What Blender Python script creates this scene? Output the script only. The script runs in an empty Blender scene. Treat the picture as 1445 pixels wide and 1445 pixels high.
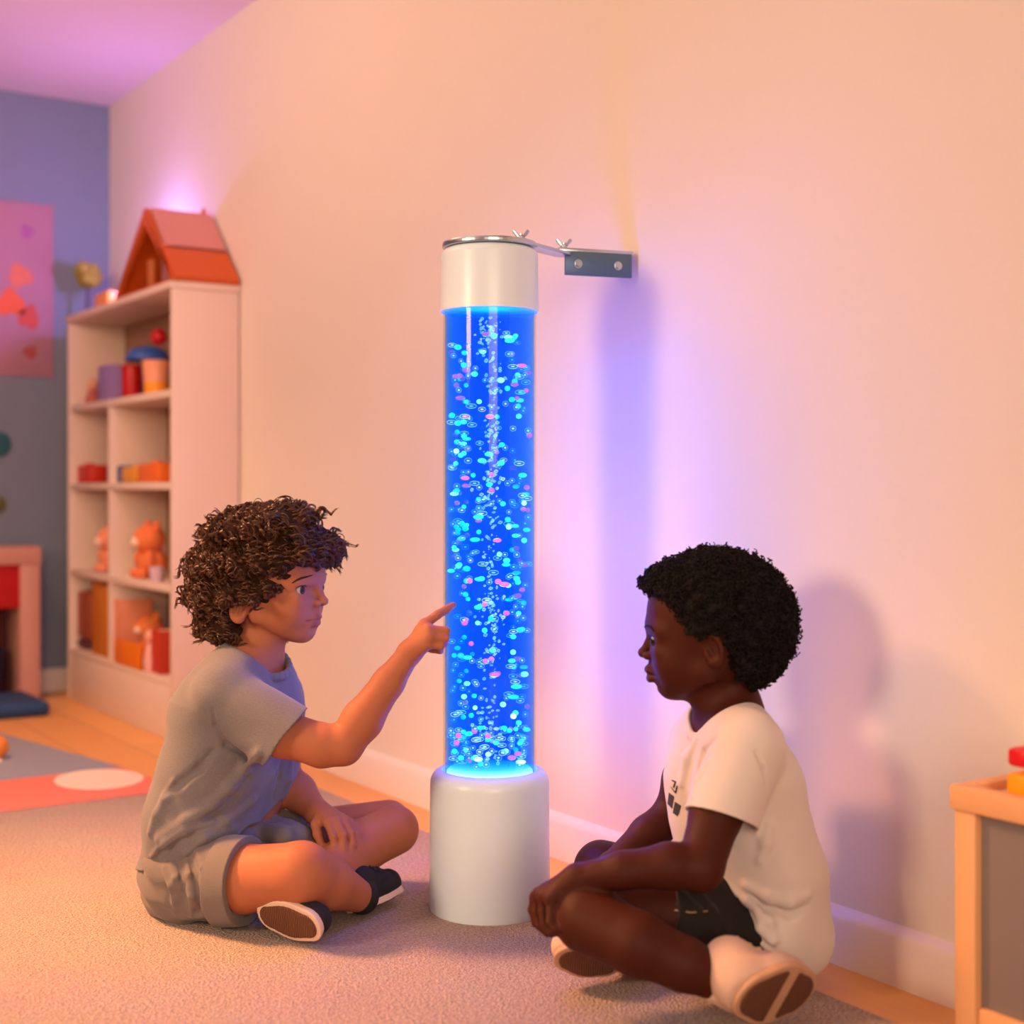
import bpy, bmesh, math, random
import numpy as np
from mathutils import Vector, Matrix

random.seed(7)
SC = bpy.context.scene
COL = SC.collection
PI = math.pi

# ---------------------------------------------------------------- camera geometry
F = 1960.0            # focal length in pixels of the 1445 px frame
H = 0.72              # eye height of the camera
HZ = 690.0            # row of the horizon
YAW = math.atan(0.669)
CA, SA = math.cos(YAW), math.sin(YAW)
CAMX, CAMY = -1.62, 0.0      # wall_right is the plane x = 0, the room is x < 0
BACK = 5.10                  # wall_back is the plane y = BACK
CEIL = 2.136


def P(u, v, d):
    """point at depth d along the sight line of (u, v), axes: right, away, up"""
    return np.array([(u - 722.5) / F * d, d, H - (v - HZ) / F * d])


def c2w(p):
    """camera-aligned axes -> room axes"""
    x, y, z = p
    return Vector((CAMX + x * CA + y * SA, CAMY - x * SA + y * CA, z))


# ---------------------------------------------------------------- tagging
def tag(o, label=None, cat=None, group=None, kind=None):
    if label: o['label'] = label
    if cat: o['category'] = cat
    if group: o['group'] = group
    if kind: o['kind'] = kind
    return o


def empty(name, loc=(0, 0, 0), rz=0.0, label=None, cat=None, group=None):
    o = bpy.data.objects.new(name, None)
    o.empty_display_size = 0.05
    o.location = loc
    o.rotation_euler = (0, 0, rz)
    COL.objects.link(o)
    return tag(o, label, cat, group)


def link_mesh(name, me, mat, parent=None, smooth=True):
    o = bpy.data.objects.new(name, me)
    COL.objects.link(o)
    if mat is not None:
        for m in (mat if isinstance(mat, (list, tuple)) else [mat]):
            me.materials.append(m)
    if smooth:
        me.polygons.foreach_set('use_smooth', [True] * len(me.polygons))
    if parent is not None:
        o.parent = parent
    return o


def bm_obj(name, bm, mat, parent=None, smooth=False, sharp=None):
    bmesh.ops.recalc_face_normals(bm, faces=bm.faces)
    me = bpy.data.meshes.new(name)
    bm.to_mesh(me)
    bm.free()
    o = link_mesh(name, me, mat, parent, smooth)
    if sharp is not None:
        me.set_sharp_from_angle(angle=math.radians(sharp))
    return o


# ---------------------------------------------------------------- bmesh shapes
def add_box(bm, lo, hi, bev=0.0, mat=0):
    lo, hi = Vector(lo), Vector(hi)
    r = bmesh.ops.create_cube(bm, size=1.0)
    for v in r['verts']:
        v.co = Vector([lo[i] + (v.co[i] + 0.5) * (hi[i] - lo[i]) for i in range(3)])
    fs = {f for v in r['verts'] for f in v.link_faces}
    for f in fs: f.material_index = mat
    if bev > 0:
        es = list({e for v in r['verts'] for e in v.link_edges})
        rr = bmesh.ops.bevel(bm, geom=es, offset=bev, segments=2, affect='EDGES', profile=0.5)
        for f in rr['faces']: f.material_index = mat


def box(name, lo, hi, mat, parent=None, bev=0.004):
    bm = bmesh.new()
    add_box(bm, lo, hi, bev)
    return bm_obj(name, bm, mat, parent, smooth=True, sharp=35)


def add_lathe(bm, prof, c=(0, 0, 0), n=48, mat=0):
    """prof: list of (r, z) from bottom to top; r = 0 closes"""
    rings = []
    for r, z in prof:
        if r < 1e-6:
            rings.append([bm.verts.new((c[0], c[1], c[2] + z))])
        else:
            rings.append([bm.verts.new((c[0] + r * math.cos(2 * PI * i / n), c[1] + r * math.sin(2 * PI * i / n), c[2] + z)) for i in range(n)])
    for a, b in zip(rings, rings[1:]):
        for i in range(n):
            j = (i + 1) % n
            if len(a) == 1 and len(b) == 1: continue
            if len(a) == 1: f = bm.faces.new((a[0], b[j], b[i]))
            elif len(b) == 1: f = bm.faces.new((a[i], a[j], b[0]))
            else: f = bm.faces.new((a[i], a[j], b[j], b[i]))
            f.material_index = mat


def lathe(name, prof, mat, parent=None, c=(0, 0, 0), n=64, sharp=40):
    bm = bmesh.new()
    add_lathe(bm, prof, c, n)
    return bm_obj(name, bm, mat, parent, smooth=True, sharp=sharp)


def add_tube(bm, pts, rad, n=6, mat=0):
    """tube along points; rad a number or a list"""
    pts = [Vector(p) for p in pts]
    if not isinstance(rad, (list, tuple)): rad = [rad] * len(pts)
    up = Vector((0.13, 0.29, 0.95))
    rings = []
    for i, p in enumerate(pts):
        t = (pts[min(i + 1, len(pts) - 1)] - pts[max(i - 1, 0)]).normalized()
        s = t.cross(up)
        if s.length < 1e-4: s = t.cross(Vector((1, 0, 0)))
        s.normalize()
        w = s.cross(t)
        rings.append([bm.verts.new(p + (s * math.cos(2 * PI * k / n) + w * math.sin(2 * PI * k / n)) * rad[i]) for k in range(n)])
    for a, b in zip(rings, rings[1:]):
        for k in range(n):
            f = bm.faces.new((a[k], a[(k + 1) % n], b[(k + 1) % n], b[k]))
            f.material_index = mat
    for r in (rings[0][::-1], rings[-1]):
        f = bm.faces.new(r)
        f.material_index = mat


def add_ball(bm, c, r, seg=16, rings=10, mat=0, rot=None):
    """ellipsoid; r a number or three radii"""
    if not isinstance(r, (list, tuple)): r = (r, r, r)
    M = Matrix.Translation(Vector(c)) @ (rot.to_4x4() if rot is not None else Matrix.Identity(4)) @ Matrix.Diagonal((r[0], r[1], r[2], 1))
    rr = bmesh.ops.create_uvsphere(bm, u_segments=seg, v_segments=rings, radius=1.0, matrix=M)
    for f in {f for v in rr['verts'] for f in v.link_faces}: f.material_index = mat


def ball(name, c, r, mat, parent=None, seg=20, rings=12, rot=None):
    bm = bmesh.new()
    add_ball(bm, c, r, seg, rings, 0, rot)
    return bm_obj(name, bm, mat, parent, smooth=True)


def prism(name, poly, axis, a, b, mat, parent=None, bev=0.0):
    """poly: 2D outline in the two other axes (in cyclic order), extruded along axis from a to b"""
    bm = bmesh.new()
    def mk(p, t):
        q = [0, 0, 0]
        q[axis] = t
        q[(axis + 1) % 3] = p[0]
        q[(axis + 2) % 3] = p[1]
        return bm.verts.new(q)
    A = [mk(p, a) for p in poly]
    B = [mk(p, b) for p in poly]
    bm.faces.new(A[::-1])
    bm.faces.new(B)
    n = len(poly)
    for i in range(n):
        bm.faces.new((A[i], A[(i + 1) % n], B[(i + 1) % n], B[i]))
    if bev > 0:
        bmesh.ops.recalc_face_normals(bm, faces=bm.faces)
        bmesh.ops.bevel(bm, geom=list(bm.edges), offset=bev, segments=2, affect='EDGES', profile=0.5)
    return bm_obj(name, bm, mat, parent, smooth=True, sharp=35)


# ---------------------------------------------------------------- materials
def srgb(r, g, b):
    f = lambda c: (c / 255) / 12.92 if c / 255 <= 0.04045 else ((c / 255 + 0.055) / 1.055) ** 2.4
    return (f(r), f(g), f(b), 1.0)


def lin(r, g, b):
    return (r, g, b, 1.0)


class NT:
    def __init__(s, name):
        s.m = bpy.data.materials.new(name)
        s.m.use_nodes = True
        s.t = s.m.node_tree
        s.bsdf = s.t.nodes['Principled BSDF']
        s.out = s.t.nodes['Material Output']

    def n(s, typ, **kw):
        nd = s.t.nodes.new(typ)
        for k, v in kw.items():
            if k in nd.inputs: nd.inputs[k].default_value = v
            else: setattr(nd, k, v)
        return nd

    def l(s, a, b):
        s.t.links.new(a, b)


def mat(name, col, rough=0.6, var=0.06, scale=30.0, bump=0.0, bscale=200.0, metal=0.0, spec=0.4, sheen=0.0, sss=0.0, stretch=None, coat=0.0):
    """principled material with a procedural colour variation and optional bump"""
    k = NT(name)
    b = k.bsdf
    tc = k.n('ShaderNodeTexCoord')
    src = tc.outputs['Object']
    if stretch:
        mp = k.n('ShaderNodeMapping')
        mp.inputs['Scale'].default_value = stretch
        k.l(src, mp.inputs['Vector'])
        src = mp.outputs['Vector']
    nz = k.n('ShaderNodeTexNoise', Scale=scale, Detail=4.0)
    k.l(src, nz.inputs['Vector'])
    mx = k.n('ShaderNodeMix', data_type='RGBA')
    c = list(col)[:3]
    mx.inputs[6].default_value = (*[x * (1 - var) for x in c], 1)
    mx.inputs[7].default_value = (*[min(1, x * (1 + var)) for x in c], 1)
    k.l(nz.outputs['Fac'], mx.inputs[0])
    k.l(mx.outputs[2], b.inputs['Base Color'])
    b.inputs['Roughness'].default_value = rough
    b.inputs['Metallic'].default_value = metal
    b.inputs['Specular IOR Level'].default_value = spec
    if sheen:
        b.inputs['Sheen Weight'].default_value = sheen
        b.inputs['Sheen Roughness'].default_value = 0.5
    if coat: b.inputs['Coat Weight'].default_value = coat
    if sss:
        b.inputs['Subsurface Weight'].default_value = sss
        b.inputs['Subsurface Radius'].default_value = (0.012, 0.004, 0.002)
        b.inputs['Subsurface Scale'].default_value = 0.6
    if bump:
        n2 = k.n('ShaderNodeTexNoise', Scale=bscale, Detail=3.0)
        k.l(src, n2.inputs['Vector'])
        bp = k.n('ShaderNodeBump', Strength=bump, Distance=0.004)
        k.l(n2.outputs['Fac'], bp.inputs['Height'])
        k.l(bp.outputs['Normal'], b.inputs['Normal'])
    return k.m


# ---------------------------------------------------------------- signed distance fields
def _smin(a, b, k):
    if k <= 0: return np.minimum(a, b)
    h = np.maximum(k - np.abs(a - b), 0) / k
    return np.minimum(a, b) - h * h * (k * 0.25)


class Field:
    def __init__(s, lo, hi, res):
        s.lo = np.array(lo, float)
        s.res = res
        s.n = np.ceil((np.array(hi, float) - s.lo) / res).astype(int) + 1
        s.v = np.full(s.n, 1.0, np.float32)

    def _sub(s, lo, hi):
        a = np.maximum(np.floor((np.array(lo) - s.lo) / s.res).astype(int), 0)
        b = np.minimum(np.ceil((np.array(hi) - s.lo) / s.res).astype(int) + 1, s.n)
        if np.any(b <= a): return None, None
        sl = tuple(slice(int(i), int(j)) for i, j in zip(a, b))
        ax = [(s.lo[i] + np.arange(a[i], b[i]) * s.res).astype(np.float32) for i in range(3)]
        return sl, (ax[0][:, None, None], ax[1][None, :, None], ax[2][None, None, :])

    def put(s, f, lo, hi, k=0.0, op='u'):
        pad = k + 4 * s.res
        sl, X = s._sub(np.array(lo) - pad, np.array(hi) + pad)
        if sl is None: return
        d = f(*X)
        a = s.v[sl]
        if op == 'u': s.v[sl] = _smin(a, d, k)
        elif op == 's': s.v[sl] = -_smin(-a, d, k)
        elif op == 'i': s.v[sl] = -_smin(-a, -d, k)
        elif op == 'd': s.v[sl] = a + d

    def cone(s, a, b, ra, rb, k=0.006, op='u', clip=None, sq=None):
        """round cone; clip: list of (point, normal), the side of the normal is cut away; sq: (axis, factor) flattens the section along axis"""
        a, b = np.array(a, float), np.array(b, float)
        ba = b - a
        L2 = max(float(ba @ ba), 1e-12)
        def f(X, Y, Z):
            dx, dy, dz = X - a[0], Y - a[1], Z - a[2]
            t = np.clip((dx * ba[0] + dy * ba[1] + dz * ba[2]) / L2, 0, 1)
            ex, ey, ez = dx - t * ba[0], dy - t * ba[1], dz - t * ba[2]
            q = ex * ex + ey * ey + ez * ez
            if sq is not None:
                n, fac = np.array(sq[0], float), sq[1]
                w = ex * n[0] + ey * n[1] + ez * n[2]
                q = q + w * w * (1 / (fac * fac) - 1)
            d = np.sqrt(q) - (ra + t * (rb - ra))
            if clip:
                for p0, nn in clip:
                    nn = np.array(nn, float) / np.linalg.norm(nn)
                    d = np.maximum(d, (X - p0[0]) * nn[0] + (Y - p0[1]) * nn[1] + (Z - p0[2]) * nn[2])
            return d
        r = max(ra, rb)
        s.put(f, np.minimum(a, b) - r, np.maximum(a, b) + r, k, op)

    def chain(s, pts, k=0.006, k0=None, op='u', sq=None):
        for i in range(len(pts) - 1):
            (a, ra), (b, rb) = pts[i], pts[i + 1]
            s.cone(a, b, ra, rb, k0 if (i == 0 and k0 is not None) else k, op, sq=sq)

    def ell(s, c, r, ax=None, k=0.006, op='u'):
        c = np.array(c, float)
        r = np.array(r, float)
        A = np.eye(3) if ax is None else np.array(ax, float)
        def f(X, Y, Z):
            d = (X - c[0], Y - c[1], Z - c[2])
            k0 = 0
            k1 = 0
            for i in range(3):
                q = (d[0] * A[i][0] + d[1] * A[i][1] + d[2] * A[i][2]) / r[i]
                k0 = k0 + q * q
                k1 = k1 + (q / r[i]) ** 2
            k0 = np.sqrt(k0)
            k1 = np.sqrt(np.maximum(k1, 1e-9))
            return k0 * (k0 - 1.0) / k1
        e = np.sqrt(sum((A[i] * r[i]) ** 2 for i in range(3)))
        s.put(f, c - e, c + e, k, op)

    def cut(s, p0, n, k=0.004, wave=None):
        n = np.array(n, float) / np.linalg.norm(n)
        def f(X, Y, Z):
            d = (X - p0[0]) * n[0] + (Y - p0[1]) * n[1] + (Z - p0[2]) * n[2]
            if wave is not None: d = d + wave(X, Y, Z)
            return d
        hi = s.lo + (s.n - 1) * s.res
        sl, X = s._sub(s.lo, hi)
        s.v[sl] = -_smin(-s.v[sl], -f(*X).astype(np.float32), k)

    def join(s, o, k=0.0):
        s.v = _smin(s.v, o.v, k)

    def like(s):
        o = Field.__new__(Field)
        o.lo, o.res, o.n = s.lo, s.res, s.n
        o.v = np.full(s.n, 1.0, np.float32)
        return o

    def sample(s, p):
        g = (np.asarray(p, float) - s.lo) / s.res
        g = np.clip(g, 0, s.n - 1.001)
        i = g.astype(int)
        f = g - i
        out = 0
        for dx in (0, 1):
            for dy in (0, 1):
                for dz in (0, 1):
                    w = (f[..., 0] if dx else 1 - f[..., 0]) * (f[..., 1] if dy else 1 - f[..., 1]) * (f[..., 2] if dz else 1 - f[..., 2])
                    out = out + w * s.v[i[..., 0] + dx, i[..., 1] + dy, i[..., 2] + dz]
        return out

    def normal(s, p):
        p = np.asarray(p, float)
        e = s.res * 1.5
        g = np.array([s.sample(p + e * np.eye(3)[i]) - s.sample(p - e * np.eye(3)[i]) for i in range(3)])
        return g / max(np.linalg.norm(g), 1e-9)

    def surf(s, u, v, off=0.0):
        """first surface point met along the sight line of (u, v)"""
        d0, d1 = s.lo[1], s.lo[1] + (s.n[1] - 1) * s.res
        ds = np.arange(d0, d1, s.res * 0.5)
        pts = np.stack([(u - 722.5) / F * ds, ds, H - (v - HZ) / F * ds], -1)
        w = np.nonzero(s.sample(pts) < 0)[0]
        if len(w) == 0: return None
        p = pts[w[0]]
        return p + off * s.normal(p) if off else p

    def crease(s, uvs, r=0.003, k=0.006, op='u', off=0.0):
        """a fold: smooth ridge ('u') or groove ('s') along the surface through the given points"""
        pts = [s.surf(u, v) for u, v in uvs]
        nrm = [None if p is None else s.normal(p) for p in pts]
        m = len(pts)
        for i in range(m - 1):
            if pts[i] is None or pts[i + 1] is None: continue
            ra = r * (0.35 if i == 0 else 1.0)
            rb = r * (0.35 if i == m - 2 else 1.0)
            s.cone(pts[i] + off * nrm[i], pts[i + 1] + off * nrm[i + 1], ra, rb, k, op)

    def mesh(s, name, root):
        """surface nets; vertices relative to root (camera-aligned axes)"""
        v = s.v
        ins = v < 0
        n = np.array(v.shape)
        cnt = np.zeros(n - 1, np.uint8)
        for dx in (0, 1):
            for dy in (0, 1):
                for dz in (0, 1):
                    cnt += ins[dx:n[0] - 1 + dx, dy:n[1] - 1 + dy, dz:n[2] - 1 + dz]
        idx = np.flatnonzero((cnt > 0) & (cnt < 8))
        i, j, k = np.unravel_index(idx, n - 1)
        cor = [(dx, dy, dz) for dx in (0, 1) for dy in (0, 1) for dz in (0, 1)]
        cv = {c: v[i + c[0], j + c[1], k + c[2]] for c in cor}
        acc = np.zeros((len(idx), 3))
        num = np.zeros(len(idx))
        for a in cor:
            for ax in range(3):
                if a[ax]: continue
                b = list(a)
                b[ax] = 1
                b = tuple(b)
                va, vb = cv[a], cv[b]
                cr = (va < 0) != (vb < 0)
                den = np.where(cr, va - vb, 1.0)
                t = np.where(cr, va / den, 0)
                q = np.zeros((len(idx), 3))
                q[:] = a
                q[:, ax] += t
                acc += q * cr[:, None]
                num += cr
        verts = (np.stack([i, j, k], -1) + acc / num[:, None]) * s.res + s.lo - np.array(root)
        dims = n - 1
        quads = []
        for ax in range(3):
            b1, b2 = (ax + 1) % 3, (ax + 2) % 3
            lo = [0, 0, 0]; hi = [0, 0, 0]
            sa = [slice(None)] * 3; sb = [slice(None)] * 3
            sa[ax] = slice(0, n[ax] - 1); sb[ax] = slice(1, n[ax])
            for q in (b1, b2):
                sa[q] = slice(1, n[q] - 1); sb[q] = slice(1, n[q] - 1)
            A, B = ins[tuple(sa)], ins[tuple(sb)]
            w = np.argwhere(A != B)
            if len(w) == 0: continue
            flip = ~A[tuple(w.T)]
            w[:, b1] += 1
            w[:, b2] += 1
            def cid(o1, o2):
                c = w.copy()
                c[:, b1] += o1
                c[:, b2] += o2
                return np.searchsorted(idx, np.ravel_multi_index(c.T, dims))
            q = np.stack([cid(-1, -1), cid(0, -1), cid(0, 0), cid(-1, 0)], -1)
            q[flip] = q[flip][:, ::-1]
            quads.append(q)
        quads = np.concatenate(quads)
        me = bpy.data.meshes.new(name)
        me.from_pydata(verts.tolist(), [], quads.tolist())
        me.update()
        return me


def wobble(seed, scale, amp, ztop=None, zfade=0.08):
    """smooth pseudo-noise from a few sines, fading out towards the height ztop"""
    rs = np.random.RandomState(seed)
    ks = rs.normal(size=(5, 3)) * scale
    ph = rs.uniform(0, 6.28, 5)
    def f(X, Y, Z):
        o = 0
        for kk, p in zip(ks, ph):
            o = o + np.sin(kk[0] * X + kk[1] * Y + kk[2] * Z + p)
        if ztop is not None: o = o * np.clip((ztop - Z) / zfade, 0, 1)
        return (o * (amp / 2.2)).astype(np.float32)
    return f
# ================================================================ ROOM
def wx(u, X):
    """where the sight line of column u meets the plane x = X: (Y, depth)"""
    k = (u - 722.5) / F
    t = (X - CAMX) / (k * CA + SA)
    return t * (-k * SA + CA), t


def zz(v, t):
    return H - (v - HZ) / F * t


M_wall = mat('warm_white_paint', lin(0.79, 0.70, 0.60), 0.75, 0.015, 3.0, 0.03, 120)
M_back = mat('grey_blue_paint', lin(0.20, 0.24, 0.31), 0.8, 0.02, 3.0)
M_ceil = mat('ceiling_paint', lin(0.78, 0.62, 0.60), 0.85, 0.01, 3.0)
M_base = mat('gloss_white_trim', lin(0.82, 0.70, 0.62), 0.35, 0.01, 5.0)
M_cream = mat('cream_laminate', lin(0.78, 0.60, 0.50), 0.5, 0.02, 4.0)
M_pine = mat('pine_wood', lin(0.80, 0.42, 0.20), 0.5, 0.12, 6.0, stretch=(12, 1, 1))

# floor: warm wood planks along the wall
k = NT('oak_planks')
tc = k.n('ShaderNodeTexCoord')
br = k.n('ShaderNodeTexBrick', offset=0.37)
for nm, vv in (('Scale', 1.0), ('Brick Width', 1.15), ('Row Height', 0.16), ('Mortar Size', 0.0016), ('Bias', 0.0)):
    br.inputs[nm].default_value = vv
br.inputs['Color1'].default_value = lin(0.86, 0.39, 0.085)
br.inputs['Color2'].default_value = lin(0.76, 0.32, 0.068)
br.inputs['Mortar'].default_value = lin(0.22, 0.07, 0.02)
mp = k.n('ShaderNodeMapping')
mp.inputs['Rotation'].default_value = (0, 0, PI / 2)
k.l(tc.outputs['Object'], mp.inputs['Vector'])
k.l(mp.outputs['Vector'], br.inputs['Vector'])
mp2 = k.n('ShaderNodeMapping')
mp2.inputs['Scale'].default_value = (30, 1.6, 1)
k.l(tc.outputs['Object'], mp2.inputs['Vector'])
nz = k.n('ShaderNodeTexNoise', Scale=2.5, Detail=6.0, Roughness=0.6)
k.l(mp2.outputs['Vector'], nz.inputs['Vector'])
mx = k.n('ShaderNodeMix', data_type='RGBA', blend_type='MULTIPLY')
mx.inputs[0].default_value = 0.22
k.l(br.outputs['Color'], mx.inputs[6])
k.l(nz.outputs['Color'], mx.inputs[7])
gm = k.n('ShaderNodeBrightContrast')
gm.inputs['Bright'].default_value = 0.05
k.l(mx.outputs[2], gm.inputs['Color'])
k.l(gm.outputs['Color'], k.bsdf.inputs['Base Color'])
k.bsdf.inputs['Roughness'].default_value = 0.42
M_floor = k.m

# deep-pile rug
k = NT('rug_pile')
tc = k.n('ShaderNodeTexCoord')
n1 = k.n('ShaderNodeTexNoise', Scale=170.0, Detail=3.0, Roughness=0.65)
n2 = k.n('ShaderNodeTexNoise', Scale=7.0, Detail=3.0)
n3 = k.n('ShaderNodeTexVoronoi', Scale=260.0)
for q in (n1, n2, n3): k.l(tc.outputs['Object'], q.inputs['Vector'])
cr = k.n('ShaderNodeValToRGB')
cr.color_ramp.elements[0].position = 0.30
cr.color_ramp.elements[0].color = lin(0.29, 0.19, 0.155)
cr.color_ramp.elements[1].position = 0.62
cr.color_ramp.elements[1].color = lin(0.59, 0.43, 0.365)
k.l(n1.outputs['Fac'], cr.inputs['Fac'])
mx = k.n('ShaderNodeMix', data_type='RGBA', blend_type='MULTIPLY')
mx.inputs[0].default_value = 0.25
k.l(cr.outputs['Color'], mx.inputs[6])
k.l(n2.outputs['Color'], mx.inputs[7])
k.l(mx.outputs[2], k.bsdf.inputs['Base Color'])
k.bsdf.inputs['Roughness'].default_value = 0.95
k.bsdf.inputs['Specular IOR Level'].default_value = 0.1
k.bsdf.inputs['Sheen Weight'].default_value = 0.25
ad = k.n('ShaderNodeMath', operation='ADD')
k.l(n1.outputs['Fac'], ad.inputs[0])
k.l(n3.outputs['Distance'], ad.inputs[1])
bp = k.n('ShaderNodeBump', Strength=0.7, Distance=0.006)
k.l(ad.outputs[0], bp.inputs['Height'])
k.l(bp.outputs['Normal'], k.bsdf.inputs['Normal'])
M_rug = k.m

XL, YF = -4.2, -1.6
tag(box('floor', (XL - 0.1, YF - 0.1, -0.1), (0.1, BACK + 0.1, -0.012), M_floor, bev=0), kind='structure')
tag(box('ceiling', (XL - 0.1, YF - 0.1, CEIL), (0.1, BACK + 0.1, CEIL + 0.1), M_ceil, bev=0), kind='structure')
tag(box('wall_right', (0, YF, -0.012), (0.1, BACK, CEIL), M_wall, bev=0), kind='structure')
tag(box('wall_back', (XL, BACK, -0.012), (0.1, BACK + 0.1, CEIL), M_back, bev=0), kind='structure')
tag(box('wall_left', (XL - 0.1, YF, -0.012), (XL, BACK, CEIL), M_wall, bev=0), kind='structure')
tag(prism('baseboard_right', [(-0.012, 0), (-0.012, -0.018), (0.058, -0.018), (0.068, -0.012), (0.075, 0)][::-1], 1, YF, BACK, M_base), kind='structure')
tag(box('baseboard_back', (XL, BACK - 0.016, -0.012), (-0.02, BACK, 0.072), M_base, bev=0.004), kind='structure')

# ---------------- rugs
def rounded(x0, y0, x1, y1, r, n=10):
    o = []
    for cx, cy, a0 in ((x1 - r, y1 - r, 0), (x0 + r, y1 - r, 90), (x0 + r, y0 + r, 180), (x1 - r, y0 + r, 270)):
        for i in range(n + 1):
            a = math.radians(a0 + 90 * i / n)
            o.append((cx + r * math.cos(a), cy + r * math.sin(a)))
    return o

tag(prism('area_rug', rounded(-3.3, 0.35, -0.145, 3.21, 0.10), 2, -0.012, 0.0, M_rug, bev=0.004),
    'large beige deep pile rug that both seated children and the lit column stand on', 'rug')

matr = empty('play_mat', (0, 0, 0), 0, 'soft play mat with a coral band and a grey blue field beyond the beige rug', 'play mat')
M_coral = mat('coral_felt', lin(0.80, 0.20, 0.15), 0.9, 0.06, 40)
M_slate = mat('slate_felt', lin(0.27, 0.27, 0.34), 0.9, 0.06, 40)
M_ivory = mat('ivory_felt', lin(0.80, 0.62, 0.52), 0.9, 0.05, 40)
prism('coral_band', [(-2.6, 3.225), (-0.425, 3.225), (-0.455, 3.56), (-2.6, 3.56)], 2, -0.012, -0.001, M_coral, matr, 0.002)
prism('slate_field', [(-2.6, 3.561), (-0.456, 3.561), (-0.60, 4.30), (-0.72, 4.60), (-2.6, 4.60)], 2, -0.012, -0.001, M_slate, matr, 0.002)
prism('ivory_spot', [(-0.555 + 0.105 * math.cos(a) , 3.435 + 0.125 * math.sin(a)) for a in [2 * PI * i / 40 for i in range(40)]], 2, -0.0015, 0.0008, M_ivory, matr)
prism('ivory_leaf', [(-0.70, 3.80), (-0.66, 3.95), (-0.70, 4.05), (-0.82, 4.02), (-1.0, 3.85), (-1.0, 3.68), (-0.84, 3.70)], 2, -0.0015, 0.0008, M_ivory, matr)
yb, tb = wx(-2, -0.8)
p = c2w(P(-4, 1064, 3.72))
tag(ball('toy_ball', (p.x, p.y, 0.0295), 0.030, mat('orange_rubber', lin(0.75, 0.22, 0.03), 0.4)),
    'small orange ball on the ivory leaf of the play mat, at the left edge', 'ball')

# ---------------- bookshelf
XF = -0.209
Y0, Y1 = 3.868, 4.912
M_shelfback = mat('shaded_shelf_backing', lin(0.36, 0.20, 0.13), 0.7, 0.03, 6)  # back panel colour darkened to carry the shade inside the shelves
bs = empty('bookshelf', (0, 0, 0), 0, 'tall cream open bookshelf full of toys against the wall under the toy house', 'bookshelf')
T = 0.022
box('side_panel', (XF, Y0, -0.012), (-0.004, Y0 + T, 1.30), M_cream, bs)
box('side_panel', (XF, Y1 - T, -0.012), (-0.004, Y1, 1.30), M_cream, bs)
box('top_board', (XF - 0.006, Y0 - 0.004, 1.30), (-0.002, Y1 + 0.004, 1.322), M_cream, bs)
SZ = [0.155, 0.43, 0.73, 1.00]
for z in SZ:
    box('shelf', (XF + 0.004, Y0 + T, z - 0.012), (-0.012, Y1 - T, z + 0.010), M_cream, bs, 0.002)
yd, td = wx(151, XF)
box('divider', (XF + 0.006, yd - 0.010, 0.165), (-0.012, yd + 0.010, 0.99), M_cream, bs, 0.002)
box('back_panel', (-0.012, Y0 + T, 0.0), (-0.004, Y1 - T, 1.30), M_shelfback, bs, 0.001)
box('kick_board', (XF + 0.003, Y0 + T, -0.012), (XF + 0.02, Y1 - T, 0.143), M_cream, bs, 0.002)

MC = {}
def cm(name, r, g, b, rough=0.6, **kw):
    if name not in MC: MC[name] = mat(name, srgb(r, g, b), rough, **kw)
    return MC[name]

def span(u0, u1, X=-0.15):
    ya, t1 = wx(u0, X)
    yb, t2 = wx(u1, X)
    return yb, ya, (t1 + t2) / 2      # near y, far y, depth

def book(u0, u1, zb, h, col, label, group, dep=0.13):
    y0, y1, t = span(u0, u1, -0.16)
    r = empty('book', (0, 0, 0), 0, label, 'book', group)
    x0 = -0.185
    box('cover', (x0, y0, zb), (x0 + dep, y0 + 0.003, zb + h), col, r, 0.001)
    box('cover', (x0, y1 - 0.003, zb), (x0 + dep, y1, zb + h), col, r, 0.001)
    box('spine', (x0 - 0.003, y0, zb), (x0, y1, zb + h), col, r, 0.001)
    box('pages', (x0 + 0.001, y0 + 0.003, zb + 0.004), (x0 + dep - 0.006, y1 - 0.003, zb + h - 0.004), cm('paper', 235, 220, 200), r, 0.001)

def block(u0, u1, zb, h, col, label, group=None, name='toy_block', dep=0.06, X=-0.15):
    y0, y1, t = span(u0, u1, X)
    b = bmesh.new()
    add_box(b, (X - dep / 2, y0, zb), (X + dep / 2, y1, zb + h), 0.006)
    bmesh.ops.create_cone(b, cap_ends=True, segments=20, radius1=min(y1 - y0, dep) * 0.28, radius2=min(y1 - y0, dep) * 0.26, depth=0.008,
                          matrix=Matrix.Translation((X, (y0 + y1) / 2, zb + h + 0.003)))
    return tag(bm_obj(name, b, col, None, True, 35), label, 'toy block', group)

def plush(u, zb, r, col, label, group='plush toys on the shelf', muz=None, X=-0.13):
    y, t = wx(u, X)
    e = empty('plush_toy', (X, y, zb), 0, label, 'plush toy', group)
    ball('body', (0, 0, r * 0.85), (r * 0.8, r * 0.9, r * 0.85), col, e)
    h = ball('head', (-0.01, 0, r * 2.15), (r * 0.85, r * 0.92, r * 0.82), col, e)
    for s in (-1, 1):
        ball('ear', (0, s * r * 0.68, r * 2.85), (r * 0.2, r * 0.34, r * 0.34), col, h)
        ball('arm', (-r * 0.45, s * r * 0.8, r * 1.05), (r * 0.3, r * 0.3, r * 0.5), col, e)
        ball('foot', (-r * 0.75, s * r * 0.5, r * 0.28), (r * 0.36, r * 0.3, r * 0.28), col, e)
    ball('muzzle', (-0.01 - r * 0.75, 0, r * 1.98), (r * 0.3, r * 0.36, r * 0.28), muz or cm('plush_cream', 245, 215, 190, 0.9), h)
    return e

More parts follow.
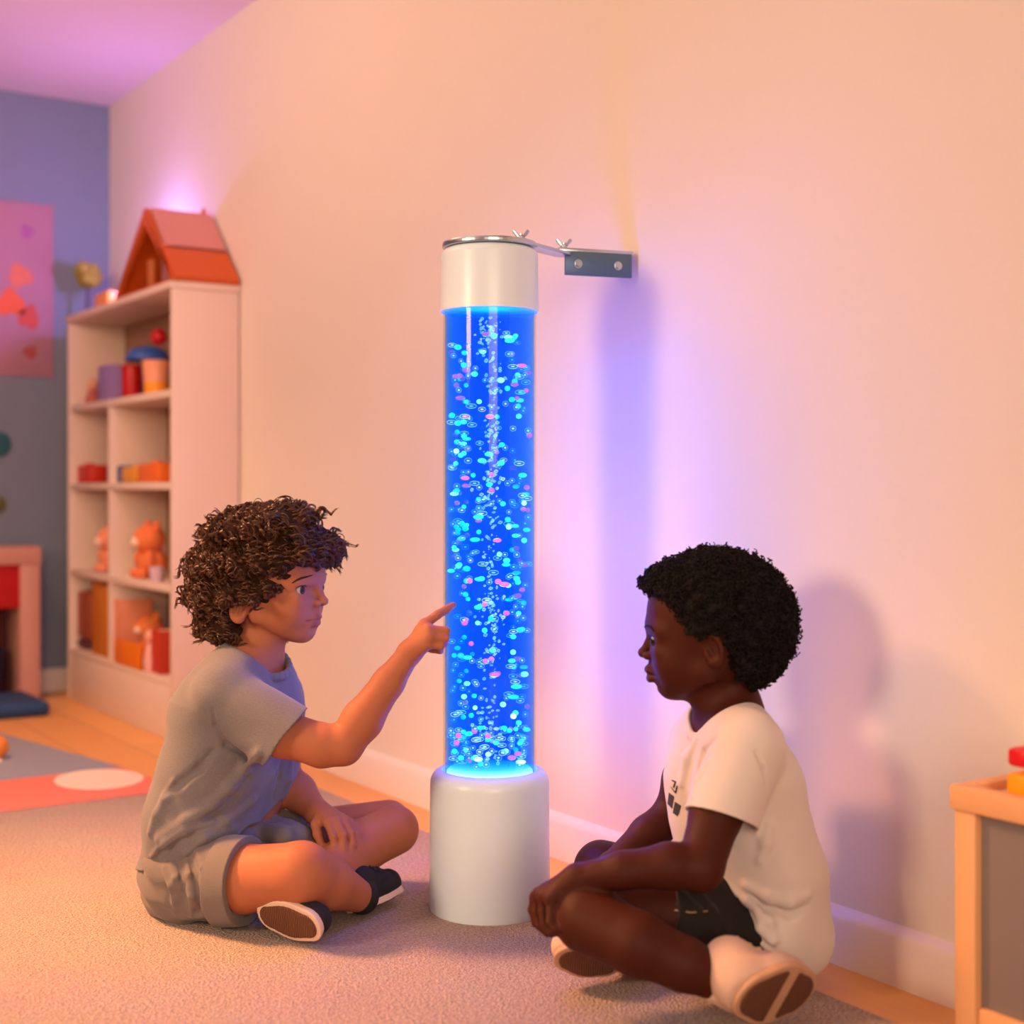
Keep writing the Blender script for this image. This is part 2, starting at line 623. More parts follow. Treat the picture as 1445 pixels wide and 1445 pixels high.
S1, S2, S3, S4 = 1.011, 0.741, 0.441, 0.166
# top compartment
y, t = wx(196 - 10, -0.14)
can = empty('toy_canister', (-0.14, y, S1), 0, 'red cylindrical canister on the top shelf under a blue bowl', 'canister')
lathe('body', [(0, 0), (0.030, 0), (0.031, 0.004), (0.031, 0.098), (0, 0.098)], cm('red_tin', 190, 10, 12, 0.35), can)
lathe('lid', [(0.0325, 0.098), (0.0325, 0.108), (0.028, 0.111), (0, 0.111)], cm('red_tin', 190, 10, 12), can)
y, t = wx(220, -0.14)
bk = empty('toy_bucket', (-0.14, y, S1), 0, 'peach bucket with an orange base on the top shelf beside the red canister', 'bucket')
lathe('pail', [(0, 0.04), (0.037, 0.04), (0.042, 0.105), (0.044, 0.107), (0.040, 0.107), (0.035, 0.045), (0, 0.045)], cm('peach_plastic', 245, 165, 130, 0.4), bk)
lathe('base', [(0, 0), (0.035, 0), (0.037, 0.04), (0, 0.04)], cm('amber_plastic', 250, 160, 30, 0.4), bk)
y, t = wx(209, -0.14)
bw = empty('toy_bowl', (-0.14, y, S1 + 0.113), 0, 'blue upturned bowl lying across the red canister and the peach bucket', 'bowl')
lathe('shell', [(0.068, 0), (0.070, 0.003), (0.066, 0.016), (0.050, 0.036), (0.02, 0.044), (0, 0.045)], cm('blue_plastic', 50, 90, 175, 0.35), bw)
lathe('rim', [(0.066, 0), (0.073, 0), (0.073, 0.006), (0.066, 0.006)], cm('blue_plastic', 50, 90, 175), bw)
y, t = wx(224, -0.13)
tag(ball('toy_ball', (-0.13, y, S1 + 0.113 + 0.045 + 0.024), 0.026, cm('red_rubber', 185, 12, 20, 0.35)), 'red ball resting on the blue upturned bowl on the top shelf', 'ball')
book(150, 166, S1, 0.118, cm('lavender_card', 150, 120, 180), 'lavender book standing alone on the top shelf', 'books in the bookshelf')
y, t = wx(131, -0.14)
d = empty('toy_figure', (-0.14, y, S1), 0, 'pinkish peg figure on the top shelf, far left end', 'toy figure', 'peg figures in the bookshelf')
lathe('body', [(0, 0), (0.024, 0), (0.026, 0.02), (0.014, 0.055), (0, 0.056)], cm('rose_wood', 190, 100, 85), d)
ball('head', (0, 0, 0.072), 0.020, cm('pale_wood', 230, 165, 140), d)
# second compartment
block(114, 140, S2, 0.062, cm('red_block', 200, 45, 20, 0.4), 'red block on the second shelf left of the divider', 'toy blocks on the second shelf')
block(163, 180, S2, 0.055, cm('navy_block', 75, 85, 140, 0.4), 'navy block on the second shelf just right of the divider', 'toy blocks on the second shelf')
block(184, 204, S2, 0.048, cm('yellow_block', 225, 150, 40, 0.4), 'yellow block on the second shelf beside the navy block', 'toy blocks on the second shelf')
block(208, 236, S2, 0.058, cm('amber_block', 235, 110, 30, 0.4), 'orange block on the second shelf at its near end', 'toy blocks on the second shelf')
# third compartment
plush(160, S3, 0.052, cm('plush_peach', 240, 150, 115, 0.9), 'peach plush toy on the third shelf beside the divider')
plush(215, S3, 0.057, cm('plush_tan', 235, 125, 75, 0.9), 'tall orange plush toy on the third shelf, near end')
block(180, 198, S3, 0.085, cm('brown_block', 165, 70, 25, 0.5), 'brown block on the third shelf between two plush toys', None, X=-0.10)
y, t = wx(221, -0.185)
mg = empty('toy_cup', (-0.185, y, S3), 0, 'pale lavender cup on the third shelf in front of the tall plush toy', 'cup')
lathe('cup_wall', [(0, 0), (0.018, 0), (0.022, 0.045), (0.0195, 0.045), (0.016, 0.004), (0, 0.004)], cm('pale_lavender', 215, 185, 205, 0.4), mg)
bmh = bmesh.new()
add_tube(bmh, [(0, -0.019 - 0.012 * math.sin(a), 0.022 + 0.013 * math.cos(a)) for a in [PI * i / 8 for i in range(9)]], 0.003)
bm_obj('handle', bmh, cm('pale_lavender', 215, 185, 205), mg, True)
y, t = wx(126, -0.12)
pp = empty('toy_plant', (-0.12, y, S3), 0, 'dark green little plant in a lavender pot on the third shelf', 'plant')
lathe('pot', [(0, 0), (0.022, 0), (0.028, 0.05), (0.024, 0.05), (0, 0.045)], cm('lavender_pot', 140, 110, 140), pp)
b = bmesh.new()
for i in range(26):
    a = random.uniform(0, 2 * PI); q = random.uniform(0.1, 1.0)
    tip = Vector((0.045 * q * math.cos(a), 0.045 * q * math.sin(a), 0.13 - 0.05 * q + random.uniform(0, 0.02)))
    add_tube(b, [(0, 0, 0.04), tip * 0.55 + Vector((0, 0, 0.03)), tip], [0.003, 0.009, 0.001], 5)
bm_obj('leaves', b, cm('olive_leaf', 75, 62, 25), pp, True)
# bottom compartment
book(141, 152, S4, 0.245, cm('mustard_card', 190, 105, 25), 'mustard folder on the bottom shelf, left of the two', 'books in the bookshelf')
book(153, 163, S4, 0.232, cm('ochre_card', 205, 120, 30), 'ochre folder on the bottom shelf touching the mustard one', 'books in the bookshelf')
book(170, 183, S4 + 0.0, 0.20, cm('peach_card', 225, 140, 105), 'peach book on the bottom shelf behind the orange tray', 'books in the bookshelf', 0.10)
book(226, 239, S4, 0.13, cm('scarlet_card', 195, 55, 30), 'scarlet book at the near end of the bottom shelf', 'books in the bookshelf')
y0, y1, t = span(168, 206, -0.19)
tr = empty('toy_tray', (0, 0, 0), 0, 'orange tray at the front of the bottom shelf', 'tray')
box('bottom', (-0.204, y0, S4), (-0.188, y1, S4 + 0.006), cm('orange_tray', 230, 120, 20), tr, 0.001)
box('front', (-0.206, y0, S4), (-0.202, y1, S4 + 0.075), cm('orange_tray', 230, 120, 20), tr, 0.001)
box('rear', (-0.190, y0, S4), (-0.186, y1, S4 + 0.075), cm('orange_tray', 230, 120, 20), tr, 0.001)
plush(216, S4, 0.050, cm('plush_orange', 240, 135, 70, 0.9), 'orange plush toy sitting at the back of the bottom shelf', X=-0.085)
y, t = wx(214, -0.18)
d = empty('toy_figure', (-0.18, y, S4), 0, 'pale pink peg figure on the bottom shelf in front of the orange plush', 'toy figure', 'peg figures in the bookshelf')
lathe('body', [(0, 0), (0.022, 0), (0.026, 0.03), (0.014, 0.085), (0, 0.088)], cm('pale_pink', 235, 175, 165), d)
ball('head', (0, 0, 0.105), 0.023, cm('pale_wood', 230, 165, 140), d)
block(112, 134, S4, 0.03, cm('plum_block', 90, 45, 60, 0.5), 'plum block low on the bottom shelf, far left', None)
block(118, 138, S4 + 0.036, 0.16, cm('russet_block', 150, 70, 45, 0.5), 'tall russet box standing on the plum block', None, 'toy_box')

# ---------------- things on the bookshelf
th = empty('toy_house', (0, 0, 0), 0, 'large wooden toy house with an orange roof on top of the bookshelf', 'toy house')
ZT = 1.322
ym, ya, yb2 = 4.085, 3.862, 4.345
M_or = mat('orange_lacquer', lin(0.62, 0.105, 0.012), 0.45, 0.04, 8)
M_pk = mat('salmon_roof', lin(0.66, 0.27, 0.24), 0.5, 0.04, 8)  # upper roof slope, pinker than the eaves
ap = 1.555
xb = -0.010
def roof(ye, s, m0, f0, f1, name, x0=XF - 0.004):
    th_ = 0.016
    p0 = (ym + (ye - ym) * f0, ap + (ZT - ap) * f0)
    p1 = (ym + (ye - ym) * f1, ap + (ZT - ap) * f1)
    n = Vector((p1[1] - p0[1], -(p1[0] - p0[0]))).normalized() * th_ * s
    return prism(name, [p0, p1, (p1[0] + n[0], p1[1] + n[1]), (p0[0] + n[0], p0[1] + n[1])], 0, x0, xb, m0, th)
roof(ya, 1, M_pk, 0.0, 0.60, 'roof_panel', XF + 0.012)
roof(ya, 1, M_or, 0.55, 1.0, 'eaves_panel', XF - 0.002)
roof(yb2, -1, M_or, 0.0, 1.0, 'roof_panel')
for ye, s in ((ya, 1), (yb2, -1)):
    th_ = 0.024
    n = Vector((ZT - ap, -(ye - ym))).normalized() * th_ * s
    prism('barge_board', [(ym, ap + 0.004), (ye, ZT), (ye + n[0] * 0.8, ZT), (ym, ap - abs(th_ * 1.5))], 0, XF - 0.010, XF + 0.008, M_or, th)
lathe('finial', [(0, 0), (0.012, 0.0), (0.012, 0.012), (0.003, 0.035), (0, 0.036)], M_or, th, (-0.03, ym, ap - 0.004), 16)
prism('rear_wall', [(ya + 0.02, ZT), (yb2 - 0.02, ZT), (ym, ap - 0.02)], 0, -0.06, -0.045, mat('house_inside', lin(0.45, 0.22, 0.16), 0.6), th)
box('ground_board', (XF, ya, ZT), (-0.012, yb2, ZT + 0.006), M_or, th, 0.001)
box('window_shutter', (XF + 0.03, 3.955, ZT + 0.006), (XF + 0.042, 3.995, ZT + 0.12), cm('teal_paint', 70, 110, 120), th, 0.002)
box('inner_wall', (XF + 0.05, 4.035, ZT + 0.006), (XF + 0.062, 4.10, ZT + 0.16), cm('taupe_paint', 165, 110, 110), th, 0.002)
box('inner_wall', (XF + 0.03, 4.13, ZT + 0.006), (XF + 0.042, 4.17, ZT + 0.10), cm('sand_paint', 200, 115, 60), th, 0.002)

y, t = wx(152, -0.15)
tag(block(145, 164, ZT, 0.055, cm('amber_top', 240, 150, 60, 0.4), 'x', None, 'toy_block'), 'amber block on top of the bookshelf at the foot of the toy house roof', 'toy block')
y, t = wx(124, -0.13)
fl = empty('toy_tree', (-0.13, y, ZT), 0, 'little toy tree with a yellow green crown on top of the bookshelf', 'toy tree')
lathe('trunk', [(0, 0), (0.018, 0), (0.008, 0.012), (0.006, 0.11), (0, 0.11)], cm('grey_stem', 85, 75, 80), fl)
b = bmesh.new()
for i in range(14):
    a = i * 2.4
    q = 0.034 * math.sqrt(i / 14)
    add_ball(b, (q * math.cos(a) * 0.8, q * math.sin(a) * 1.15, 0.155 + 0.022 * math.sin(i * 1.7)), 0.026, 10, 7)
bm_obj('crown', b, cm('olive_crown', 150, 135, 50, 0.8), fl, True)
block(130, 141, ZT, 0.06, cm('violet_block', 150, 110, 220, 0.5), 'violet block on top of the bookshelf beside the toy tree', None, X=-0.04)
# small violet night light that glows behind the house
nl = empty('night_light', (-0.075, 4.42, ZT), 0, 'small violet night light hidden behind the toy house', 'lamp')
lathe('base', [(0, 0), (0.03, 0), (0.03, 0.015), (0, 0.015)], cm('white_plastic', 235, 225, 225), nl)
k = NT('violet_glow')
k.bsdf.inputs['Emission Color'].default_value = lin(0.40, 0.22, 1.0)
k.bsdf.inputs['Emission Strength'].default_value = 6.0
ball('globe', (0, 0, 0.04), 0.028, k.m, nl)

# ---------------- back wall things
po = empty('poster', (0, 0, 0), 0, 'pink poster with orange and violet shapes on the grey blue wall', 'poster')
def bx(u):            # column u on the back wall -> X, depth
    kx = (u - 722.5) / F
    t = BACK / (-kx * SA + CA)
    return CAMX + t * (kx * CA + SA), t
xr, tr_ = bx(75)
z1, z0 = zz(291, tr_), zz(533, tr_)
box('paper', (xr - 0.52, BACK - 0.006, z0), (xr, BACK, z1), mat('pink_paper', lin(0.42, 0.20, 0.25), 0.8, 0.12, 5), po, 0.001)
def blob(u, v, ru, rv, name, m, sd):
    x, t = bx(u)
    z = zz(v, t)
    rs = random.Random(sd)
    pts = []
    for i in range(28):
        a = 2 * PI * i / 28
        w = 1 + 0.16 * math.sin(3 * a + sd) + 0.08 * math.sin(5 * a + 2 * sd)
        pts.append((z + rv / F * t * w * math.sin(a), x + ru / F * t * w * math.cos(a)))
    prism(name, pts, 1, BACK - 0.008, BACK - 0.0055, m, po)
blob(38, 327, 9, 10, 'violet_dot', cm('print_violet', 165, 95, 140), 1)
blob(28, 390, 16, 16, 'orange_flower', cm('print_orange', 215, 115, 80), 2)
blob(14, 428, 20, 18, 'orange_body', cm('print_deep', 225, 95, 40), 3)
blob(40, 448, 14, 16, 'rust_leaf', cm('print_rust', 195, 75, 50), 4)
blob(42, 497, 9, 9, 'brown_dot', cm('print_brown', 165, 75, 70), 5)
for u, v, r, c, lab in ((-3, 627, 18, cm('teal_felt', 40, 95, 105), 'round teal wall sticker on the grey blue wall below the poster'),
                        (-4, 712, 12, cm('moss_felt', 100, 95, 50), 'round moss green wall sticker above the red toy bench')):
    x, t = bx(u)
    q = r / F * t
    o = lathe('wall_sticker', [(0, 0), (q, 0), (q, 0.004), (q * 0.8, 0.007), (0, 0.007)], c, None)
    o.rotation_euler = (PI / 2, 0, 0)
    o.location = (x, BACK - 0.001, zz(v, t))
    tag(o, lab, 'wall sticker')

def by(u, Y):
    kx = (u - 722.5) / F
    t = Y / (-kx * SA + CA)
    return CAMX + t * (kx * CA + SA), t
xr, t = by(57, 4.90)
xi, t2 = by(29, 4.90)
tb_ = empty('toy_bench', (0, 0, 0), 0, 'low peach wooden bench unit against the grey blue wall left of the bookshelf', 'bench')
M_peach = mat('peach_lacquer', lin(0.62, 0.30, 0.24), 0.55, 0.04, 6)
zt = zz(771, t)
zi = zz(796, t)
box('side_panel', (xi, 4.90, -0.012), (xr, BACK - 0.018, zt - 0.001), M_peach, tb_)
box('top_board', (xr - 0.9, 4.895, zi), (xr + 0.003, BACK - 0.018, zt), M_peach, tb_)
box('side_panel', (xr - 0.9, 4.90, -0.012), (xr - 0.84, BACK - 0.018, zi), M_peach, tb_)
box('back_panel', (xr - 0.84, BACK - 0.03, 0.0), (xi, BACK - 0.018, zi), mat('bench_dark', lin(0.10, 0.02, 0.02), 0.8), tb_, 0.001)
box('red_front', (xr - 0.84, 4.91, zz(857, t)), (xi, 4.93, zi), mat('red_front_paint', lin(0.50, 0.01, 0.012), 0.5), tb_, 0.002)
p0 = by(52, 4.72)
cu = empty('floor_cushion', (0, 0, 0), 0, 'flat dark blue floor cushion in front of the peach bench', 'cushion')
b = bmesh.new()
add_box(b, (p0[0] - 0.55, 4.55, -0.012), (p0[0], 4.86, 0.035), 0.018)
bm_obj('pad', b, cm('navy_canvas', 40, 70, 115, 0.8), cu, True, 50)
b = bmesh.new()
add_tube(b, [(p0[0] - 0.53, 4.549, 0.012), (p0[0] - 0.02, 4.549, 0.012), (p0[0] + 0.001, 4.57, 0.012), (p0[0] + 0.001, 4.84, 0.012)], 0.003)
bm_obj('piping', b, cm('navy_canvas', 40, 70, 115), cu, True)
xx, t = by(8, 4.97)
bn = empty('storage_bin', (xx - 0.10, 4.98, -0.012), 0, 'dark navy bin in the shadow under the bench top', 'bin')
lathe('tub', [(0, 0), (0.08, 0), (0.095, 0.17), (0.09, 0.17), (0.076, 0.006), (0, 0.006)], cm('navy_plastic', 30, 35, 75), bn, n=32)
lathe('rim', [(0.09, 0.165), (0.099, 0.165), (0.099, 0.176), (0.09, 0.176)], cm('navy_plastic', 30, 35, 75), bn, n=32)

# ---------------- storage unit on the right
XU = -0.150
ye, t = wx(1346, XU)
yi, t2 = wx(1376, XU)
su = empty('storage_unit', (0, 0, 0), 0, 'low wooden toy storage unit with a grey front panel at the right edge', 'storage unit')
zt = zz(1106, t)
y_end = 0.45
box('corner_post', (XU, yi, -0.012), (XU + 0.05, ye, zt - 0.03), M_pine, su)
box('side_panel', (XU + 0.05, ye - 0.02, -0.012), (-0.02, ye - 0.004, zt - 0.03), M_pine, su)
box('top_rail', (XU - 0.006, y_end, zt - 0.032), (XU + 0.018, ye + 0.004, zt), M_pine, su)
box('end_rail', (XU + 0.018, ye - 0.020, zt - 0.032), (-0.02, ye + 0.004, zt), M_pine, su)
box('tray_floor', (XU + 0.016, y_end, zt - 0.030), (-0.02, ye - 0.018, zt - 0.012), mat('tray_birch', lin(0.80, 0.55, 0.42), 0.5, 0.05, 6), su, 0.001)
box('rear_rail', (-0.034, y_end, zt - 0.032), (-0.02, ye + 0.002, zt), M_pine, su)
box('bottom_rail', (XU + 0.004, y_end, 0.012), (XU + 0.03, yi, 0.060), M_pine, su)
box('front_panel', (XU + 0.012, y_end, 0.055), (XU + 0.02, yi, zt - 0.03), mat('grey_panel', lin(0.225, 0.185, 0.185), 0.6, 0.03, 10), su, 0.001)
y0, t = wx(1440, -0.10)
zb = zt - 0.012
block(1440, 1474, zb, 0.036, cm('yellow_duplo', 250, 165, 20, 0.35), 'yellow block on the storage unit under a red block', 'stacked blocks on the storage unit', X=-0.10)
block(1441, 1473, zb + 0.0435, 0.024, cm('red_duplo', 215, 20, 35, 0.35), 'red block stacked on the yellow block on the storage unit', 'stacked blocks on the storage unit', X=-0.10)
# ================================================================ BUBBLE COLUMN
LC = P(691, 1280, H * F / 590.0)          # axis of the column on the floor (camera-aligned)
LW = c2w((LC[0], LC[1], 0))
lamp = empty('bubble_lamp', (LW.x, LW.y, 0), -YAW, 'tall white and clear column lamp filled with glowing blue water and beads', 'lamp')
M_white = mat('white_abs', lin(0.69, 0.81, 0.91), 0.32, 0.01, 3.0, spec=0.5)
ZB, ZC0, ZC1 = 0.240, 1.024, 1.133
prof = [(0, 0), (0.103, 0), (0.104, 0.004), (0.1025, 0.215)]
for i in range(1, 9):
    a = PI / 2 * i / 8
    prof.append((0.0825 + 0.020 * math.cos(a), 0.215 + 0.024 * math.sin(a)))
prof += [(0.082, 0.239), (0.080, 0.225), (0, 0.225)]
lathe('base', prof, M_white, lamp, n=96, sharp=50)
prof = [(0.0, ZC0 + 0.004), (0.080, ZC0 + 0.004), (0.0815, ZC0), (0.0845, ZC0), (0.0832, ZC1 - 0.014)]
for i in range(1, 7):
    a = PI / 2 * i / 6
    prof.append((0.0692 + 0.014 * math.cos(a), ZC1 - 0.014 + 0.014 * math.sin(a)))
prof += [(0, ZC1)]
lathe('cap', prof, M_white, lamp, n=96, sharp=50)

def clear(name, ior, tint, rough=0.02, gloss=1.0):
    k = NT(name)
    k.t.nodes.remove(k.bsdf)
    tr = k.n('ShaderNodeBsdfTransparent')
    tr.inputs[0].default_value = tint
    gl = k.n('ShaderNodeBsdfGlossy')
    gl.inputs['Roughness'].default_value = rough
    gl.inputs['Color'].default_value = lin(gloss, gloss, gloss)
    fr = k.n('ShaderNodeFresnel')
    fr.inputs['IOR'].default_value = ior
    mx = k.n('ShaderNodeMixShader')
    ge = k.n('ShaderNodeNewGeometry')
    su_ = k.n('ShaderNodeMath', operation='SUBTRACT')
    su_.inputs[0].default_value = 1.0
    k.l(ge.outputs['Backfacing'], su_.inputs[1])
    mu = k.n('ShaderNodeMath', operation='MULTIPLY')
    k.l(fr.outputs[0], mu.inputs[0])
    k.l(su_.outputs[0], mu.inputs[1])
    k.l(mu.outputs[0], mx.inputs[0])
    k.l(tr.outputs[0], mx.inputs[1])
    k.l(gl.outputs[0], mx.inputs[2])
    k.l(mx.outputs[0], k.out.inputs['Surface'])
    return k

RT = 0.0800
tube = clear('acrylic', 1.40, lin(0.93, 0.97, 1.0), 0.06, 0.6).m
bm = bmesh.new()
n = 96
for r in (RT, RT - 0.003):
    vs0 = [bm.verts.new((r * math.cos(2 * PI * i / n), r * math.sin(2 * PI * i / n), 0.226)) for i in range(n)]
    vs1 = [bm.verts.new((r * math.cos(2 * PI * i / n), r * math.sin(2 * PI * i / n), ZC0 + 0.003)) for i in range(n)]
    for i in range(n):
        j = (i + 1) % n
        q = (vs0[i], vs0[j], vs1[j], vs1[i])
        bm.faces.new(q if r == RT else q[::-1])
me = bpy.data.meshes.new('tube'); bm.to_mesh(me); bm.free()
link_mesh('tube', me, tube, lamp)

# glowing water: blue light in the water, red and green swallowed along the way
k = clear('lit_water', 1.02, lin(1, 1, 1))
WATER_EM = 1.0
va = k.n('ShaderNodeVolumeAbsorption')
va.inputs['Color'].default_value = lin(0.0, 0.70, 1.0)
va.inputs['Density'].default_value = 46.0
ve = k.n('ShaderNodeEmission')
ve.inputs['Color'].default_value = lin(0.0, 0.115, 1.0)
ve.inputs['Strength'].default_value = 7.0
ad = k.n('ShaderNodeAddShader')
k.l(va.outputs[0], ad.inputs[0]); k.l(ve.outputs[0], ad.inputs[1])
k.l(ad.outputs[0], k.out.inputs['Volume'])
lathe('water', [(0, 0.228), (0.0765, 0.228), (0.0765, ZC0), (0, ZC0)], k.m, lamp, n=96, sharp=50)

inner = clear('inner_acrylic', 1.10, lin(0.88, 0.94, 1.0), 0.05, 0.6).m
bm = bmesh.new()
vs0 = [bm.verts.new((0.034 * math.cos(2 * PI * i / n), 0.034 * math.sin(2 * PI * i / n), 0.23)) for i in range(n)]
vs1 = [bm.verts.new((0.034 * math.cos(2 * PI * i / n), 0.034 * math.sin(2 * PI * i / n), ZC0)) for i in range(n)]
for i in range(n):
    bm.faces.new((vs0[i], vs0[(i + 1) % n], vs1[(i + 1) % n], vs1[i]))
me = bpy.data.meshes.new('inner_tube'); bm.to_mesh(me); bm.free()
link_mesh('inner_tube', me, inner, lamp)

# light ring in the bottom of the tube
k = NT('led_plate')
k.bsdf.inputs['Base Color'].default_value = lin(0.5, 0.6, 0.9)
k.bsdf.inputs['Emission Color'].default_value = lin(0.35, 0.62, 1.0)
k.bsdf.inputs['Emission Strength'].default_value = 2.2
lathe('light_plate', [(0, 0.230), (0.074, 0.230), (0.074, 0.236), (0.070, 0.240), (0, 0.242)], k.m, lamp, n=64)

# beads: emission is painted in for the LED light they catch
def painted_glow_bead(name, col, em, ec):
    k = NT(name)
    k.bsdf.inputs['Base Color'].default_value = col
    k.bsdf.inputs['Roughness'].default_value = 0.2
    k.bsdf.inputs['Emission Color'].default_value = ec
    k.bsdf.inputs['Emission Strength'].default_value = em
    k.bsdf.inputs['Coat Weight'].default_value = 0.5
    return k.m
B_pink = painted_glow_bead('pink_bead_plastic', lin(0.9, 0.25, 0.6), 2.0, lin(1.0, 0.06, 0.48))
B_cyan = painted_glow_bead('cyan_bead_plastic', lin(0.1, 0.8, 0.9), 1.8, lin(0.02, 0.70, 1.0))
B_white = painted_glow_bead('white_bead_plastic', lin(0.8, 0.9, 0.9), 2.4, lin(0.55, 0.95, 1.0))
k = NT('clear_bead_painted_rim')
k.t.nodes.remove(k.bsdf)
lw = k.n('ShaderNodeLayerWeight', Blend=0.55)
cr = k.n('ShaderNodeValToRGB')
e = cr.color_ramp.elements
e[0].position = 0.0; e[0].color = (0.55, 0.55, 0.55, 1)
e[1].position = 1.0; e[1].color = (0.25, 0.25, 0.25, 1)
for pos, val in ((0.035, 0.6), (0.07, 0.02), (0.62, 0.03), (0.74, 0.62), (0.88, 0.7)):  # ramp paints a bright rim and centre glint into the bead
    q = e.new(pos); q.color = (val, val, val, 1)
k.l(lw.outputs['Facing'], cr.inputs['Fac'])
tr = k.n('ShaderNodeBsdfTransparent')
tr.inputs[0].default_value = lin(0.80, 0.86, 1.0)
em = k.n('ShaderNodeEmission')
em.inputs['Color'].default_value = lin(0.62, 0.82, 1.0)
em.inputs['Strength'].default_value = 3.0
mx = k.n('ShaderNodeMixShader')
k.l(cr.outputs['Color'], mx.inputs[0]); k.l(tr.outputs[0], mx.inputs[1]); k.l(em.outputs[0], mx.inputs[2])
k.l(mx.outputs[0], k.out.inputs['Surface'])
B_clear = k.m

def bead_mesh(name, m, seg=14, rg=9):
    b = bmesh.new()
    add_ball(b, (0, 0, 0), 1.0, seg, rg)
    me = bpy.data.meshes.new(name)
    b.to_mesh(me); b.free()
    me.materials.append(m)
    me.polygons.foreach_set('use_smooth', [True] * len(me.polygons))
    return me
rs = random.Random(11)
kinds = [('pink_bead', B_pink, 74, 'glowing pink bead drifting in the blue water of the column lamp', 'pink beads in the column lamp'),
         ('cyan_bead', B_cyan, 110, 'glowing turquoise bead drifting in the blue water of the column lamp', 'turquoise beads in the column lamp'),
         ('white_bead', B_white, 46, 'glowing milky white bead drifting in the blue water of the column lamp', 'white beads in the column lamp'),
         ('clear_bead', B_clear, 270, 'clear bubble-like bead drifting in the blue water of the column lamp', 'clear beads in the column lamp')]
for nm, m, cnt, lab, grp in kinds:
    me = bead_mesh(nm, m)
    for i in range(cnt):
        o = bpy.data.objects.new(nm, me)
        COL.objects.link(o)
        # mostly in the front half of the water, between the inner and the outer tube
        while True:
            x, y = rs.uniform(-0.068, 0.068), rs.uniform(-0.069, 0.03)
            q = math.hypot(x, y)
            if 0.040 < q < 0.069: break
        z = rs.uniform(0.26, 0.985) if rs.random() > 0.10 else rs.uniform(0.248, 0.30)
        r = rs.uniform(0.0041, 0.0053)
        st = 1.0 + (rs.random() ** 3) * 0.9
        o.scale = (r * st, r * st * 0.8, r * (0.92 if st < 1.3 else 0.8))
        a = -YAW
        o.rotation_euler = (0, 0, a)
        o.location = (LW.x + x * math.cos(a) - y * math.sin(a), LW.y + x * math.sin(a) + y * math.cos(a), z)
        tag(o, lab, 'bead', grp)

# rising stream of fine bubbles: nobody could count it
b = bmesh.new()
k = NT('foam_painted_glow')
k.t.nodes.remove(k.bsdf)
lw = k.n('ShaderNodeLayerWeight', Blend=0.4)
tr = k.n('ShaderNodeBsdfTransparent')
em = k.n('ShaderNodeEmission')
em.inputs['Color'].default_value = lin(1.0, 0.42, 0.50)
em.inputs['Strength'].default_value = 7.0  # bubbles emit in place of the lamp light they would catch
mx = k.n('ShaderNodeMixShader')
mr = k.n('ShaderNodeMapRange')
mr.inputs['To Min'].default_value = 0.10
mr.inputs['To Max'].default_value = 0.75
k.l(lw.outputs['Facing'], mr.inputs['Value'])
k.l(mr.outputs[0], mx.inputs[0]); k.l(tr.outputs[0], mx.inputs[1]); k.l(em.outputs[0], mx.inputs[2])
k.l(mx.outputs[0], k.out.inputs['Surface'])
for i in range(760):
    z = rs.uniform(0.25, 1.015)
    cl = 0.5 + 0.5 * math.sin(z * 46) * math.sin(z * 19 + 1)
    if rs.random() > 0.12 + 0.9 * cl and z < 0.985: continue
    w = 0.006 + 0.010 * cl
    c = (rs.gauss(0.003 + 0.004 * math.sin(z * 30), w * 0.75), max(-0.033, rs.gauss(-0.020, w * 0.6)), z)
    r = rs.uniform(0.0010, 0.0032)
    bmesh.ops.create_icosphere(b, subdivisions=1, radius=1.0, matrix=Matrix.Translation(c) @ Matrix.Diagonal((r * rs.uniform(0.8, 1.5), r, r * rs.uniform(0.6, 1.3), 1)))
o = bm_obj('bubble_stream', b, k.m, None, True)
o.location = (LW.x, LW.y, 0)
o.rotation_euler = (0, 0, -YAW)
tag(o, 'rising stream of fine white bubbles in the middle of the lit blue column', 'bubbles', None, 'stuff')

# ---------------- wall bracket (local axes: x right, y away, origin on the column axis at floor level)
br_ = empty('wall_bracket', (LW.x, LW.y, 0), -YAW, 'steel swivel bracket holding the top of the column lamp to the wall', 'bracket')
M_steel = mat('zinc_steel', lin(0.50, 0.58, 0.70), 0.28, 0.10, 14, metal=1.0)
M_plate = mat('blued_steel', lin(0.085, 0.155, 0.235), 0.38, 0.10, 10, metal=0.3)
zp = ZC1 + 0.0005
bm = bmesh.new()
o_ = []
for i in range(64):
    a = 2 * PI * i / 64
    o_.append((0.0815 * math.cos(a), 0.0815 * math.sin(a)))
prism('ring_plate', o_, 2, zp, zp + 0.009, M_steel, br_, 0.0015)
def px(u, v, d):
    q = P(u, v, d)
    return (q[0] - LC[0], q[1] - LC[1], q[2])
J1 = px(735, 348, 2.392); J2 = px(793, 347, 2.52); E2 = px(893, 345, 2.562)
def strip(name, a, b_, w, z0, z1, m):
    d = Vector((b_[0] - a[0], b_[1] - a[1])).normalized()
    nrm = Vector((-d.y, d.x)) * w
    pts = []
    for i in range(9):
        t = -PI / 2 + PI * i / 8
        pts.append((b_[0] + d.x * w * math.cos(t) + nrm.x * math.sin(t), b_[1] + d.y * w * math.cos(t) + nrm.y * math.sin(t)))
    for i in range(9):
        t = PI / 2 + PI * i / 8
        pts.append((a[0] + d.x * w * math.cos(t) + nrm.x * math.sin(t), a[1] + d.y * w * math.cos(t) + nrm.y * math.sin(t)))
    return prism(name, pts, 2, z0, z1, m, br_, 0.001)
strip('link_arm', (J1[0] - 0.01, J1[1]), J2[:2], 0.017, zp + 0.0092, zp + 0.0152, M_steel)
